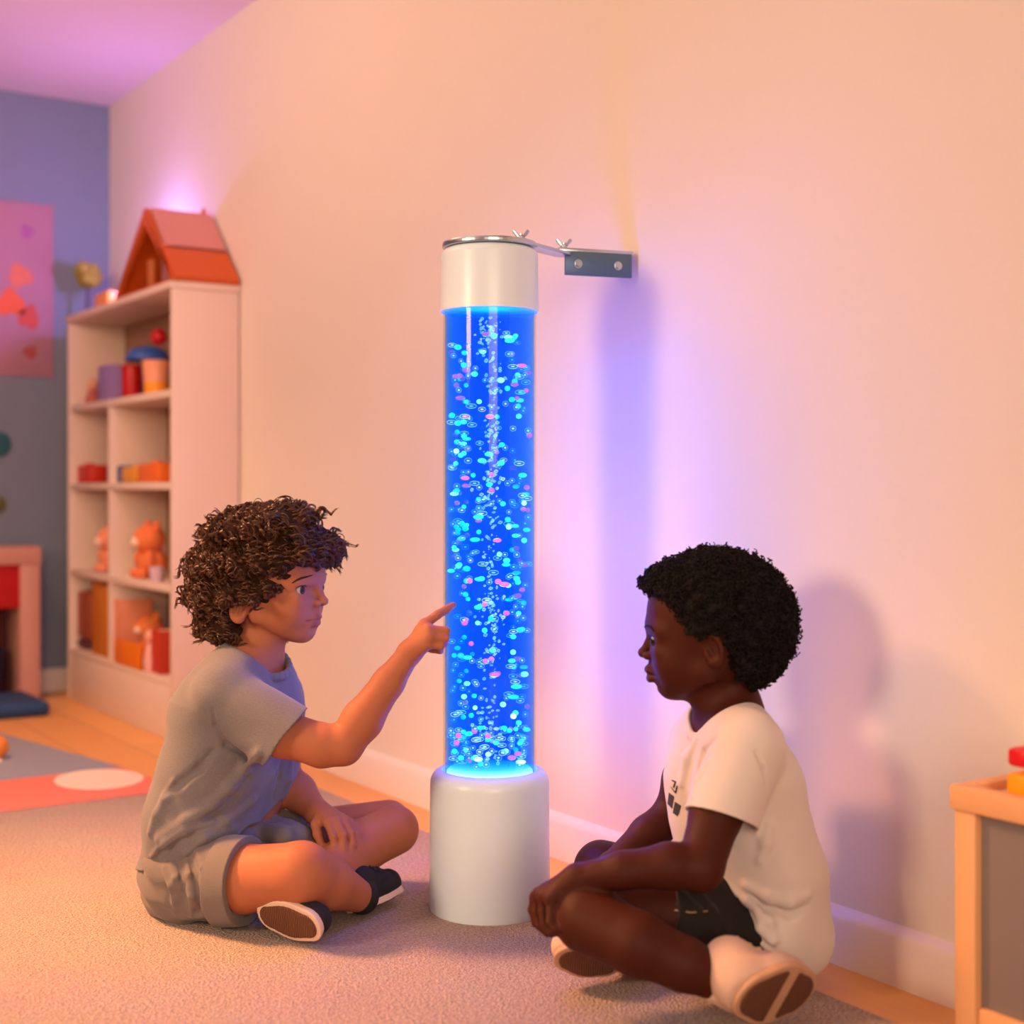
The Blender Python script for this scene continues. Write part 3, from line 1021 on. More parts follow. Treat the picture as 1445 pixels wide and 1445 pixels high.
# angle iron: horizontal flange + vertical flange with two screws, its end against the wall
dv = Vector((E2[0] - J2[0], E2[1] - J2[1], 0))
L = dv.length
ang = math.atan2(dv.y, dv.x)
zt_ = zp + 0.0154
def aobj(o):
    o.location = (J2[0], J2[1], 0)
    o.rotation_euler = (0, 0, ang)
    return o
aobj(box('wall_arm', (-0.006, -0.003, zt_), (L, 0.034, zt_ + 0.009), M_steel, br_, 0.0012))
aobj(box('wall_plate', (0.004, -0.006, zt_ - 0.041), (L - 0.004, -0.001, zt_ + 0.003), M_plate, br_, 0.0012))
for fx in (0.21, 0.77):
    bm = bmesh.new()
    bmesh.ops.create_cone(bm, cap_ends=True, segments=6, radius1=0.0062, radius2=0.0055, depth=0.005, matrix=Matrix.Translation((fx * L, -0.0085, zt_ - 0.020)) @ Matrix.Rotation(PI / 2, 4, 'X'))
    bmesh.ops.create_cone(bm, cap_ends=True, segments=16, radius1=0.008, radius2=0.008, depth=0.0015, matrix=Matrix.Translation((fx * L, -0.0066, zt_ - 0.020)) @ Matrix.Rotation(PI / 2, 4, 'X'))
    aobj(bm_obj('screw', bm, M_steel, br_, True, 30))
def wing(x, y, z):
    bm = bmesh.new()
    add_lathe(bm, [(0, 0), (0.006, 0), (0.0055, 0.006), (0.003, 0.008), (0.003, 0.011), (0, 0.011)], (x, y, z), 16)
    for s in (-1, 1):
        add_tube(bm, [(x + s * 0.003, y, z + 0.004), (x + s * 0.008, y, z + 0.010), (x + s * 0.013, y, z + 0.0165)], [0.0022, 0.0032, 0.0030], 8)
    return bm_obj('wing_nut', bm, M_steel, br_, True, 40)
wing(J1[0], J1[1], zp + 0.0152)
wing(J2[0] + 0.004, J2[1] + 0.010, zt_ + 0.009)
# ================================================================ PEOPLE
Z3 = np.array([0.0, 0.0, 1.0])


class Head:
    """head axes: F forward (face), L towards the near side, U up"""
    def __init__(s, o, F_, L_, tilt=0.0):
        s.o = np.array(o, float)
        s.F = np.array(F_, float) / np.linalg.norm(F_)
        s.L = np.array(L_, float) / np.linalg.norm(L_)
        s.U = np.cross(s.F, s.L)
        if s.U[2] < 0: s.U = -s.U
        if tilt:
            c, q = math.cos(tilt), math.sin(tilt)
            f, u = s.F.copy(), s.U.copy()
            s.F, s.U = c * f - q * u, c * u + q * f
        s.ax = np.array([s.F, s.L, s.U])

    def p(s, f, l, u):
        return s.o + f * s.F + l * s.L + u * s.U

    def inv(s, q):
        return s.ax @ (np.asarray(q) - s.o)

    def mir(s, q):
        a = s.inv(q)
        return s.p(a[0], -a[1], a[2])

    def tilted(s, ay, ap):
        """axes rotated about U by ay then pitched, for ears and lids"""
        c, q = math.cos(ay), math.sin(ay)
        f2, l2 = c * s.F + q * s.L, -q * s.F + c * s.L
        c, q = math.cos(ap), math.sin(ap)
        return np.array([c * f2 + q * s.U, l2, -q * f2 + c * s.U])


def build_head(G, hd, q):
    """q: dict of small differences between the two faces"""
    p = hd.p
    df, cu = q.get('df', 0.0), q.get('chin_u', 0.0)
    # skull and face mass
    G.ell(p(-0.023, 0, 0.044), (0.096, 0.077, 0.086), hd.ax, 0.0)
    G.ell(p(-0.055, 0, 0.010), (0.062, 0.062, 0.062), hd.ax, 0.03)
    G.ell(p(0.015, 0, -0.013), (0.047, 0.057, 0.062), hd.ax, 0.025)
    for sd in (-1, 1):
        G.cone(p(-0.020, sd * 0.050, -0.036), p(0.030, sd * 0.018, -0.066 + cu), 0.016, 0.013, 0.026)
        G.ell(p(0.032, sd * 0.030, -0.028), (0.023, 0.023, 0.025), hd.ax, 0.022)
    G.ell(p(0.041 + df, 0, -0.069 + cu), (0.0145, 0.018, 0.0130), hd.ax, 0.016)
    G.cone(p(0.010, 0, -0.064), p(0.036, 0, -0.070 + cu), 0.017, 0.012, 0.02)
    G.ell(p(0.049, 0, -0.046), (0.0185, 0.023, 0.020), hd.ax, 0.014)
    # brow
    for sd in (-1, 1):
        G.cone(p(0.060, sd * 0.010, 0.024), p(0.046, sd * 0.044, 0.020), 0.0085, 0.0075, 0.02)
        G.ell(p(0.070, sd * 0.027, 0.000), (0.0125, 0.016, 0.0105), hd.ax, 0.012, 's')
        G.cone(p(0.058, sd * 0.016, -0.012), p(0.048, sd * 0.042, -0.010), 0.006, 0.006, 0.014)
    # nose
    nb = q.get('nose_w', 0.0)
    nf, nu = q.get('nose_f', 0.0), q.get('nose_u', 0.0)
    G.cone(p(0.0605, 0, 0.016), p(0.0690 + nf, 0, -0.002 + nu), 0.0068, 0.0068, 0.009)
    G.cone(p(0.0690 + nf, 0, -0.002 + nu), p(0.0775 + nf, 0, -0.0160 + nu), 0.0068, 0.0066 + nb * 0.4, 0.004)
    G.ell(p(0.0790 + nf, 0, -0.0165 + nu), (0.0068, 0.0072 + nb, 0.0064), hd.ax, 0.004)
    for sd in (-1, 1):
        G.ell(p(0.0690 + nf * 0.6, sd * (0.0108 + nb), -0.0195 + nu), (0.0088, 0.0058, 0.0064), hd.ax, 0.004)
        G.ell(p(0.0745 + nf * 0.6, sd * (0.0054 + nb * 0.6), -0.0268 + nu), (0.0044, 0.0028, 0.0034), hd.ax, 0.002, 's')
        G.cone(p(0.0600, sd * (0.0165 + nb), -0.016 + nu), p(0.0590, sd * (0.0170 + nb), -0.025 + nu), 0.0006, 0.0006, 0.005, 's')
    G.cone(p(0.0655, 0, -0.026), p(0.0660, 0, -0.036), 0.004, 0.005, 0.008)
    # lips
    lw = q.get('lip', 1.0)
    lf = q.get('lip_f', 0.0)
    for sd in (-1, 1):
        G.chain([(p(0.0670 + lf, 0, -0.0415), 0.0052 * lw), (p(0.0645 + lf, sd * 0.010, -0.0420), 0.0048 * lw), (p(0.0520, sd * 0.0230, -0.0470), 0.0022)], 0.003)
        G.chain([(p(0.0635 + lf, 0, -0.0540), 0.0058 * lw), (p(0.0610 + lf, sd * 0.010, -0.0530), 0.0052 * lw), (p(0.0520, sd * 0.0215, -0.0478), 0.0022)], 0.003)
        G.chain([(p(0.0725 + lf, 0, -0.0478), 0.0018), (p(0.0700 + lf, sd * 0.010, -0.0474), 0.0017), (p(0.0555, sd * 0.0245, -0.0474), 0.0017)], 0.0015, op='s')
    G.cone(p(0.060 + lf * 0.5, -0.010, -0.0645), p(0.060 + lf * 0.5, 0.010, -0.0645), 0.003, 0.003, 0.008, 's')
    # ears
    for sd in (-1, 1):
        ef, eu = q['ear']
        c = p(ef, sd * 0.0735, eu)
        A = hd.tilted(sd * -0.45, -0.18)
        A = np.array([A[0], A[1], A[2]])
        G.ell(c, (0.0160, 0.0062, 0.0240), A, 0.005)
        G.ell(c + A[1] * sd * 0.0050 + A[2] * 0.003 + A[0] * 0.001, (0.0112, 0.0062, 0.0178), A, 0.002, 's')
        G.ell(c - A[2] * 0.016 + A[0] * 0.004, (0.0075, 0.0050, 0.0075), A, 0.005)
        G.cone(c + A[0] * 0.0 + A[1] * sd * 0.001 + A[2] * 0.006, c - A[0] * 0.003 - A[2] * 0.010 + A[1] * sd * 0.001, 0.0022, 0.0026, 0.002)
        G.cone(c + A[0] * 0.011 - A[2] * 0.002 + A[1] * sd * 0.002, c + A[0] * 0.011 - A[2] * 0.007 + A[1] * sd * 0.002, 0.003, 0.003, 0.004)


def hand(G, W, arm_r, knuckles, fingers, thumb, pr=0.0095, k=0.010):
    """W wrist; knuckles: points; fingers: for each knuckle a list of (point, radius); thumb: list of (point, radius) from the side of the palm"""
    W = np.array(W)
    for kk in knuckles:
        G.cone(W, kk, arm_r * 0.78, pr, k)
    for i in range(len(knuckles) - 1):
        a, b = np.array(knuckles[i]), np.array(knuckles[i + 1])
        G.cone(a * 0.75 + W * 0.25, b * 0.75 + W * 0.25, pr, pr, 0.006)
    for kk, fg in zip(knuckles, fingers):
        prev = (np.array(kk), fg[0][1] * 1.08)
        first = True
        for pt in fg:
            G.cone(prev[0], pt[0], prev[1], pt[1], 0.005 if first else 0.0022)
            prev = (np.array(pt[0]), pt[1])
            first = False
    prev = thumb[0]
    for pt in thumb[1:]:
        G.cone(prev[0], pt[0], prev[1], pt[1], 0.004)
        prev = pt


# ---------------------------------------------------------------- person materials
def skin_mat(name, base, lip, knuckle, sss=0.12):
    k = NT(name)
    b = k.bsdf
    at = k.n('ShaderNodeAttribute', attribute_name='tint')
    tc = k.n('ShaderNodeTexCoord')
    nz = k.n('ShaderNodeTexNoise', Scale=28.0, Detail=4.0)
    k.l(tc.outputs['Object'], nz.inputs['Vector'])
    m0 = k.n('ShaderNodeMix', data_type='RGBA')
    m0.inputs[6].default_value = (*[c * 0.93 for c in base], 1)
    m0.inputs[7].default_value = (*[min(1, c * 1.07) for c in base], 1)
    k.l(nz.outputs['Fac'], m0.inputs[0])
    m1 = k.n('ShaderNodeMix', data_type='RGBA')
    m1.inputs[7].default_value = (*lip, 1)
    k.l(m0.outputs[2], m1.inputs[6])
    k.l(at.outputs['Fac'], m1.inputs[0])
    k.l(m1.outputs[2], b.inputs['Base Color'])
    b.inputs['Roughness'].default_value = 0.58
    b.inputs['Specular IOR Level'].default_value = 0.18
    b.inputs['Subsurface Weight'].default_value = sss
    b.inputs['Subsurface Radius'].default_value = (0.010, 0.0035, 0.0018)
    b.inputs['Subsurface Scale'].default_value = 0.5
    return k.m


def cloth_mat(name, c1, c2, rough=0.9, weave=900.0, bump=0.25, heather=0.0, wear=None):
    k = NT(name)
    b = k.bsdf
    tc = k.n('ShaderNodeTexCoord')
    n1 = k.n('ShaderNodeTexNoise', Scale=9.0, Detail=3.0)
    mp = k.n('ShaderNodeMapping')
    mp.inputs['Scale'].default_value = (1, 1, 2.6)
    k.l(tc.outputs['Object'], mp.inputs['Vector'])
    n2 = k.n('ShaderNodeTexNoise', Scale=weave * 0.35, Detail=2.0)
    k.l(mp.outputs['Vector'], n2.inputs['Vector'])
    k.l(tc.outputs['Object'], n1.inputs['Vector'])
    m0 = k.n('ShaderNodeMix', data_type='RGBA')
    m0.inputs[6].default_value = (*c1, 1)
    m0.inputs[7].default_value = (*c2, 1)
    ad = k.n('ShaderNodeMath', operation='MULTIPLY_ADD')
    ad.inputs[1].default_value = heather
    k.l(n2.outputs['Fac'], ad.inputs[0])
    sc = k.n('ShaderNodeMath', operation='MULTIPLY')
    sc.inputs[1].default_value = 1.0 - heather
    k.l(n1.outputs['Fac'], sc.inputs[0])
    k.l(sc.outputs[0], ad.inputs[2])
    k.l(ad.outputs[0], m0.inputs[0])
    k.l(m0.outputs[2], b.inputs['Base Color'])
    b.inputs['Roughness'].default_value = rough
    b.inputs['Specular IOR Level'].default_value = 0.15
    b.inputs['Sheen Weight'].default_value = 0.15
    bp = k.n('ShaderNodeBump', Strength=bump, Distance=0.0015)
    k.l(n2.outputs['Fac'], bp.inputs['Height'])
    k.l(bp.outputs['Normal'], b.inputs['Normal'])
    return k.m


def hair_mat(name, c1, c2, rough=0.38):
    k = NT(name)
    b = k.bsdf
    tc = k.n('ShaderNodeTexCoord')
    nz = k.n('ShaderNodeTexNoise', Scale=60.0, Detail=4.0)
    k.l(tc.outputs['Object'], nz.inputs['Vector'])
    m0 = k.n('ShaderNodeMix', data_type='RGBA')
    m0.inputs[6].default_value = (*c1, 1)
    m0.inputs[7].default_value = (*c2, 1)
    k.l(nz.outputs['Fac'], m0.inputs[0])
    k.l(m0.outputs[2], b.inputs['Base Color'])
    b.inputs['Roughness'].default_value = rough
    b.inputs['Specular IOR Level'].default_value = 0.5 if rough < 0.6 else 0.2
    return k.m


M_sclera = mat('eye_white', lin(0.40, 0.37, 0.36), 0.25, 0.01)
M_pupil = mat('pupil_black', lin(0.008, 0.006, 0.006), 0.15, 0.0)


def eye_mesh(name, c, r, gaze, iris, root, parent, world_axes=None):
    """eyeball with sclera, iris and pupil zones around the gaze direction"""
    g = Vector(gaze).normalized()
    rot = Vector((0, 0, 1)).rotation_difference(g).to_matrix()
    b = bmesh.new()
    add_ball(b, (0, 0, 0), r, 32, 32, 0, None)
    for f in b.faces:
        cc = f.calc_center_median().normalized()
        a = math.degrees(math.acos(max(-1, min(1, cc.z))))
        f.material_index = 2 if a < 16 else (1 if a < 38 else 0)
    bmesh.ops.transform(b, matrix=Matrix.Translation(Vector(c) - Vector(root)) @ rot.to_4x4(), verts=b.verts)
    return bm_obj(name, b, [M_sclera, iris, M_pupil], parent, True)


def field_obj(name, G, root, m, parent):
    return link_mesh(name, G.mesh(name, root), m, parent, True)


def cyl_mesh(name, chains, root, m, parent, n=6):
    b = bmesh.new()
    for pts, r in chains:
        add_tube(b, [Vector(p) - Vector(root) for p in pts], r, n)
    return bm_obj(name, b, m, parent, True)


def set_tint(o, root, pts):
    """skin colour of the lips: weight falls off around the given points"""
    me = o.data
    co = np.empty(len(me.vertices) * 3)
    me.vertices.foreach_get('co', co)
    co = co.reshape(-1, 3) + np.array(root)
    d = np.full(len(co), 9.0)
    for q, rr in pts:
        d = np.minimum(d, np.linalg.norm(co - q, axis=1) / rr)
    at = me.attributes.new('tint', 'FLOAT', 'POINT')
    w = np.clip(1.6 * (1 - d), 0, 1)
    at.data.foreach_set('value', w.astype(np.float32))


def face_parts(G, hd, root, body, near_eye, brow, iris, hairm, ev=0.0058):
    """eyes, brows and lashes of both sides, mirrored from the near side"""
    made = []
    for sd in (1, -1):
        c = near_eye if sd > 0 else hd.mir(near_eye)
        n = (c - hd.p(0.015, sd * 0.020, 0.0))
        n = n / np.linalg.norm(n)
        t = np.cross(hd.U, n); t /= np.linalg.norm(t)
        if t @ hd.F < 0: t = -t
        up = np.cross(t, n); up /= np.linalg.norm(up)
        if up[2] < 0: up = -up
        G.ell(c + n * 0.001, (0.0125, ev, 0.0062), np.array([t, up, n]), 0.0025, 's')
        made.append((sd, c, n, t, up))
    return made


def face_children(made, hd, root, body, brow, iris, hairm, G, r=0.0112, push=0.0098, look=None, lash=0.0009, ev=0.0058):
    for sd, c, n, t, up in made:
        e = eye_mesh('eye', c - n * push, r, look, iris, root, body)
        lid = []
        for i in range(9):
            a = math.radians(38 + 136 * i / 8)
            lid.append(c + t * 0.0128 * math.cos(a) + up * (ev - 0.0002) * math.sin(a) + n * (0.0008 + 0.0022 * math.sin(a) - 0.004 * abs(math.cos(a)) ** 3))
        rr = [lash * (0.6 + 0.6 * math.sin(PI * i / 8)) for i in range(9)]
        cyl_mesh('eyelashes', [(lid, rr)], root, hairm, body)
        pts = brow if sd > 0 else [hd.mir(q) for q in brow]
        m = len(pts)
        fine = []
        for i in range(m - 1):
            for j in range(4):
                fine.append(pts[i] + (pts[i + 1] - pts[i]) * j / 4)
        fine.append(pts[-1])
        w = [0.0007 + 0.0012 * math.sin(PI * min(1, (i + 1.2) / len(fine))) for i in range(len(fine))]
        cyl_mesh('eyebrow', [(fine, w)], root, hairm, body, 8)


def pip(poly):
    poly = np.array(poly, float)
    def f(x, y):
        d = np.full(np.broadcast(x, y).shape, 1e9, np.float32)
        s = np.ones(d.shape, np.float32)
        n = len(poly)
        for i in range(n):
            a, b = poly[i], poly[(i + 1) % n]
            ex, ey = b - a
            wx_, wy_ = x - a[0], y - a[1]
            t = np.clip((wx_ * ex + wy_ * ey) / (ex * ex + ey * ey), 0, 1)
            d = np.minimum(d, (wx_ - ex * t) ** 2 + (wy_ - ey * t) ** 2)
            c1 = y >= a[1]; c2 = y < b[1]; c3 = ex * wy_ > ey * wx_
            fl = (c1 & c2 & c3) | (~c1 & ~c2 & ~c3)
            s = np.where(fl, -s, s)
        return s * np.sqrt(d)
    return f


def hair_clear(G, hd, poly, k=0.008, lim=None):
    g = pip(poly)
    wob = wobble(77, 190, 0.0045)
    def f(X, Y, Z):
        dx, dy, dz = X - hd.o[0], Y - hd.o[1], Z - hd.o[2]
        ff = dx * hd.F[0] + dy * hd.F[1] + dz * hd.F[2]
        uu = dx * hd.U[0] + dy * hd.U[1] + dz * hd.U[2]
        return (g(ff, uu) + wob(X, Y, Z)).astype(np.float32)
    hi = G.lo + (G.n - 1) * G.res
    sl, X = G._sub(G.lo, hi)
    G.v[sl] = -_smin(-G.v[sl], f(*X), k)


def curl_points(rs, G, hd, base, turns, rad, length, down, n=22):
    """one ringlet: a helix that leaves the hair mass at base and hangs along the direction down"""
    nn = G.normal(base)
    ax = down + nn * rs.uniform(-0.25, 0.12)
    ax = ax / np.linalg.norm(ax)
    s = np.cross(ax, nn)
    if np.linalg.norm(s) < 1e-3: s = np.cross(ax, [1, 0.2, 0.1])
    s /= np.linalg.norm(s)
    w = np.cross(s, ax)
    ph = rs.uniform(0, 2 * PI)
    out = []
    for i in range(n):
        t = i / (n - 1)
        a = ph + 2 * PI * turns * t
        r = rad * (0.55 + 0.45 * math.sin(PI * min(1, t * 1.2)))
        out.append(base + nn * rad * 0.25 + ax * length * t + (s * math.cos(a) + w * math.sin(a)) * r)
    return out


def tubes_mesh(paths, n=5):
    """many tubes as one mesh, built with numpy; paths: list of (points, radii)"""
    V, Q = [], []
    off = 0
    for pts, rad in paths:
        p = np.array(pts)
        m = len(p)
        t = np.gradient(p, axis=0)
        t /= np.maximum(np.linalg.norm(t, axis=1, keepdims=True), 1e-9)
        up = np.array([0.31, 0.52, 0.79])
        s = np.cross(t, up)
        s /= np.maximum(np.linalg.norm(s, axis=1, keepdims=True), 1e-9)
        w = np.cross(s, t)
        r = np.broadcast_to(np.array(rad, float), (m,))
        for k in range(n):
            a = 2 * PI * k / n
            V.append(p + (s * math.cos(a) + w * math.sin(a)) * r[:, None])
        i = np.arange(m - 1)
        for k in range(n):
            k2 = (k + 1) % n
            Q.append(np.stack([off + k * m + i, off + k2 * m + i, off + k2 * m + i + 1, off + k * m + i + 1], -1))
        off += n * m
    return np.concatenate(V), np.concatenate(Q)


def hair_obj(name, G, paths, root, m, parent, n=3):
    me0 = G.mesh(name, root)
    nv = len(me0.vertices)
    co = np.empty(nv * 3); me0.vertices.foreach_get('co', co)
    co = co.reshape(-1, 3)
    qs = np.empty(len(me0.loops), np.int32); me0.loops.foreach_get('vertex_index', qs)
    qs = qs.reshape(-1, 4)
    V, Q = tubes_mesh(paths, n)
    V = V - np.array(root)
    me = bpy.data.meshes.new(name)
    me.from_pydata(np.concatenate([co, V]).tolist(), [], np.concatenate([qs, Q + nv]).tolist())
    me.update()
    bpy.data.meshes.remove(me0)
    o = link_mesh(name, me, m, parent, True)
    if isinstance(m, list):
        nq = len(qs)
        mi = np.ones(len(me.polygons), np.int32)
        mi[:nq] = 0
        me.polygons.foreach_set('material_index', mi)
    return o


def lock(rs, guide, count, spread, r0):
    """fine strands that follow one guide curve"""
    g = np.array(guide)
    m = len(g)
    t = np.gradient(g, axis=0)
    t /= np.maximum(np.linalg.norm(t, axis=1, keepdims=True), 1e-9)
    s = np.cross(t, np.array([0.3, 0.5, 0.8])); s /= np.maximum(np.linalg.norm(s, axis=1, keepdims=True), 1e-9)
    w = np.cross(s, t)
    e = np.sin(np.linspace(0.25, 1.0, m) * PI * 0.8)[:, None]
    out = []
    for k in range(count):
        a, q = rs.uniform(0, 2 * PI), spread * math.sqrt(rs.rand())
        dr = rs.normal(size=3) * spread * 0.5
        off = (s * math.cos(a) + w * math.sin(a)) * q * e + dr * np.linspace(0, 1, m)[:, None] ** 2
        b0 = rs.randint(0, 3)
        p = (g + off)[b0:m - rs.randint(0, 3)]
        r = r0 * rs.uniform(0.7, 1.3) * np.minimum(1.0, 0.35 + 3.0 * np.linspace(1, 0, len(p)))
        out.append((p, r))
    return out


def person_root(name, c, label):
    w = c2w((c[0], c[1], 0.0))
    return empty(name, (w.x, w.y, 0.0), -YAW, label, 'person')


def R(px, d):
    return px * d / F


def ring_pts(c, A, B, n=28):
    return [c + A * math.cos(2 * PI * i / n) + B * math.sin(2 * PI * i / n) for i in range(n + 1)]
# ================================================================ CHILD ON THE LEFT (pointing at the column)
RES = 0.002
th = math.radians(25)
thh = math.radians(19)
Ff, Lf = np.array([math.cos(thh), -math.sin(thh), 0]), np.array([-math.sin(thh), -math.cos(thh), 0])
Fh, Lh = np.array([math.cos(th), -math.sin(th), 0]), np.array([-math.sin(th), -math.cos(th), 0])
root = np.array([P(290, 1273, 2.42)[0], 2.42, 0.0])
pr = person_root('person', root, 'child with curly brown hair in a grey T-shirt sitting cross-legged, pointing at the column')
hd = Head(P(400, 835, 2.42), Ff, Lf)

B = Field((-0.66, 2.09, -0.004), (-0.07, 2.66, 0.735), RES)
build_head(B, hd, dict(ear=(-0.046, -0.026), lip=0.85, nose_f=0.000, nose_u=0.002, chin_u=0.001))
nb = P(358, 925, 2.43)
B.cone(hd.p(-0.030, 0, -0.045), nb, 0.040, 0.045, 0.016)
B.cone(hd.p(-0.020, 0, -0.050), P(366, 930, 2.42), 0.028, 0.033, 0.012)
ns, fs_ = P(318, 985, 2.316), P(384, 984, 2.52)
# trunk (two columns side by side), shoulders
Lt = Lh
for s in (-1, 1):
    o = Lt * 0.042 * s
    B.chain([(P(290, 1222, 2.42) + o, 0.078), (P(318, 1110, 2.42) + o, 0.078), (P(335, 1010, 2.42) + o, 0.074), (P(346, 960, 2.42) + o * 0.8, 0.050)], 0.03)
B.cone(ns, fs_, 0.040, 0.040, 0.03)
B.cone(nb, ns + np.array([0, 0, 0.012]), 0.034, 0.030, 0.03)
B.cone(nb, fs_ + np.array([0, 0, 0.012]), 0.034, 0.030, 0.03)
# near arm, pointing
el = P(484, 1052, 2.255)
W1 = P(578, 921, 2.290)
B.chain([(ns, 0.040), (P(400, 1036, 2.27), 0.0375), (P(455, 1052, 2.255), 0.0345), (el, 0.0315)], 0.010, k0=0.02)
B.chain([(el, 0.0310), (P(511, 1016, 2.262), 0.0330), (P(548, 963, 2.278), 0.0255), (W1, 0.0190)], 0.010)
kn = [P(599, 881, 2.296), P(605, 889, 2.283), P(605, 899, 2.276), P(601, 909, 2.274)]
fg = [[(P(618, 867, 2.306), 0.0075), (P(630, 860, 2.318), 0.0068), (P(639, 854, 2.3295), 0.0058)],
      [(P(629, 890, 2.290), 0.0072), (P(629, 897, 2.312), 0.0066), (P(613, 900, 2.318), 0.0058)],
      [(P(628, 901, 2.284), 0.0070), (P(627, 908, 2.306), 0.0064), (P(611, 909, 2.312), 0.0056)],
      [(P(622, 912, 2.279), 0.0063), (P(621, 918, 2.298), 0.0058), (P(608, 917, 2.304), 0.0052)]]
thm = [(P(587, 914, 2.302), 0.011), (P(600, 912, 2.322), 0.0092), (P(612, 913, 2.327), 0.0080), (P(622, 908, 2.325), 0.0070)]
hand(B, W1, 0.0200, kn, fg, thm, 0.0098)
# far arm, resting hand
el2 = P(396, 1092, 2.515)
W2 = P(447, 1146, 2.425)
B.chain([(fs_, 0.040), (P(404, 1030, 2.53), 0.036), (el2, 0.032)], 0.010, k0=0.02)
B.chain([(el2, 0.032), (P(420, 1118, 2.475), 0.0325), (W2, 0.0215)], 0.010)
kn = [P(463, 1160, 2.372), P(474, 1158, 2.376), P(484, 1158, 2.386), P(493, 1161, 2.398)]
fg = [[(P(470, 1180, 2.352), 0.0073), (P(473, 1195, 2.348), 0.0066), (P(470, 1206, 2.350), 0.0056)],
      [(P(484, 1178, 2.354), 0.0074), (P(484, 1197, 2.348), 0.0066), (P(479, 1210, 2.349), 0.0056)],
      [(P(495, 1176, 2.364), 0.0070), (P(497, 1191, 2.358), 0.0063), (P(492, 1203, 2.356), 0.0055)],
      [(P(502, 1175, 2.378), 0.0062), (P(505, 1187, 2.372), 0.0057), (P(502, 1196, 2.368), 0.0050)]]
thm = [(P(452, 1152, 2.400), 0.0105), (P(446, 1163, 2.385), 0.0090), (P(448, 1177, 2.372), 0.0078), (P(452, 1188, 2.366), 0.0065)]
hand(B, W2, 0.0220, kn, fg, thm, 0.0092)
# legs
nh, fh = P(268, 1236, 2.352), P(316, 1222, 2.49)
B.chain([(nh, 0.066), (P(345, 1240, 2.275), 0.054), (P(425, 1233, 2.215), 0.0490)], 0.012, k0=0.03)
B.chain([(P(425, 1233, 2.215), 0.0490), (P(462, 1246, 2.265), 0.0420), (P(510, 1266, 2.335), 0.0255)], 0.012)
B.chain([(fh, 0.062), (P(450, 1180, 2.52), 0.050), (P(548, 1160, 2.505), 0.0395)], 0.012, k0=0.03)
B.chain([(P(556, 1171, 2.462), 0.0440), (P(510, 1194, 2.420), 0.0440), (P(466, 1228, 2.350), 0.0380), (P(424, 1276, 2.290), 0.0270)], 0.010)
# flatten what rests on the rug
B.cut((0, 0, 0.003), (0, 0, -1), 0.006)
eye = B.surf(426, 831.5)
made = face_parts(B, hd, root, None, eye, None, None, None, ev=0.0060)
brow = [B.surf(u, v, 0.0004) for u, v in ((412, 823), (418, 819), (425, 816), (433, 814), (441, 811.5))]
M_skin1 = skin_mat('fair_skin', (0.40, 0.135, 0.068), (0.27, 0.048, 0.036), None)
body = field_obj('body', B, root, M_skin1, pr)
set_tint(body, root, [(hd.p(0.0665, l, -0.0425), 0.0078) for l in (-0.006, 0, 0.006)] + [(hd.p(0.0625, l, -0.0535), 0.0088) for l in (-0.008, 0, 0.008)]
         + [(hd.p(0.057, l, -0.048), 0.0055) for l in (-0.016, 0.016)])
M_hair1 = hair_mat('brown_curls', (0.034, 0.0105, 0.004), (0.125, 0.040, 0.0135), 0.32)
M_brow1 = hair_mat('brow_brown', (0.035, 0.012, 0.006), (0.06, 0.022, 0.010), 0.6)
M_iris1 = mat('grey_brown_iris', lin(0.05, 0.030, 0.018), 0.2, 0.2, 300)
face_children(made, hd, root, pr, brow, M_iris1, M_brow1, B, look=(0.86, -0.50, -0.03), ev=0.0060)

# T-shirt
T = Field((-0.66, 2.20, 0.03), (-0.28, 2.64, 0.66), RES)
for s in (-1, 1):
    o = Lt * 0.046 * s
    T.chain([(P(292, 1222, 2.42) + o, 0.091), (P(306, 1150, 2.42) + o, 0.096), (P(326, 1065, 2.42) + o, 0.0925), (P(337, 1000, 2.42) + o, 0.087), (P(344, 960, 2.42) + o * 0.85, 0.062)], 0.02)
T.cone(ns, fs_, 0.050, 0.050, 0.03)
T.cone(P(352, 930, 2.42), ns + np.array([0, 0, 0.008]), 0.040, 0.042, 0.03)
T.cone(P(352, 930, 2.42), fs_ + np.array([0, 0, 0.008]), 0.040, 0.042, 0.03)
hem = P(402, 1039, 2.268)
ad_ = np.array(hem) - ns
ad_ = ad_ / np.linalg.norm(ad_)
nrm_h = P(402, 1039, 2.268) - P(372, 1014, 2.268)
V = T.like()
V.cone(ns, P(425, 1052, 2.26), 0.053, 0.0580, 0.0, clip=[(hem, nrm_h)])
sa = ns + (P(425, 1052, 2.26) - ns) * 0.60
V.cone(sa, P(440, 1061, 2.255), 0.0460, 0.0505, 0.003, 's', clip=[(hem - nrm_h / np.linalg.norm(nrm_h) * 0.022, -nrm_h)])
T.join(V, 0.012)
# neck opening and collar rib
cc = P(364, 926, 2.42)
A_, B_ = 0.060 * Fh + np.array([0, 0, -0.028]), 0.056 * Lh + np.array([0, 0, -0.010])
nn_ = np.cross(A_, B_); nn_ /= np.linalg.norm(nn_)
if nn_[2] < 0: nn_ = -nn_
T.cone(cc - nn_ * 0.006, cc + nn_ * 0.10, 0.054, 0.070, 0.006, 's')
T.cone(cc - nn_ * 0.03, cc - nn_ * 0.006, 0.046, 0.052, 0.004, 's')
rp = ring_pts(cc - nn_ * 0.004, A_ * 0.93, B_ * 0.95)
for a, b in zip(rp, rp[1:]): T.cone(a, b, 0.0055, 0.0055, 0.003, sq=(nn_, 1.35))
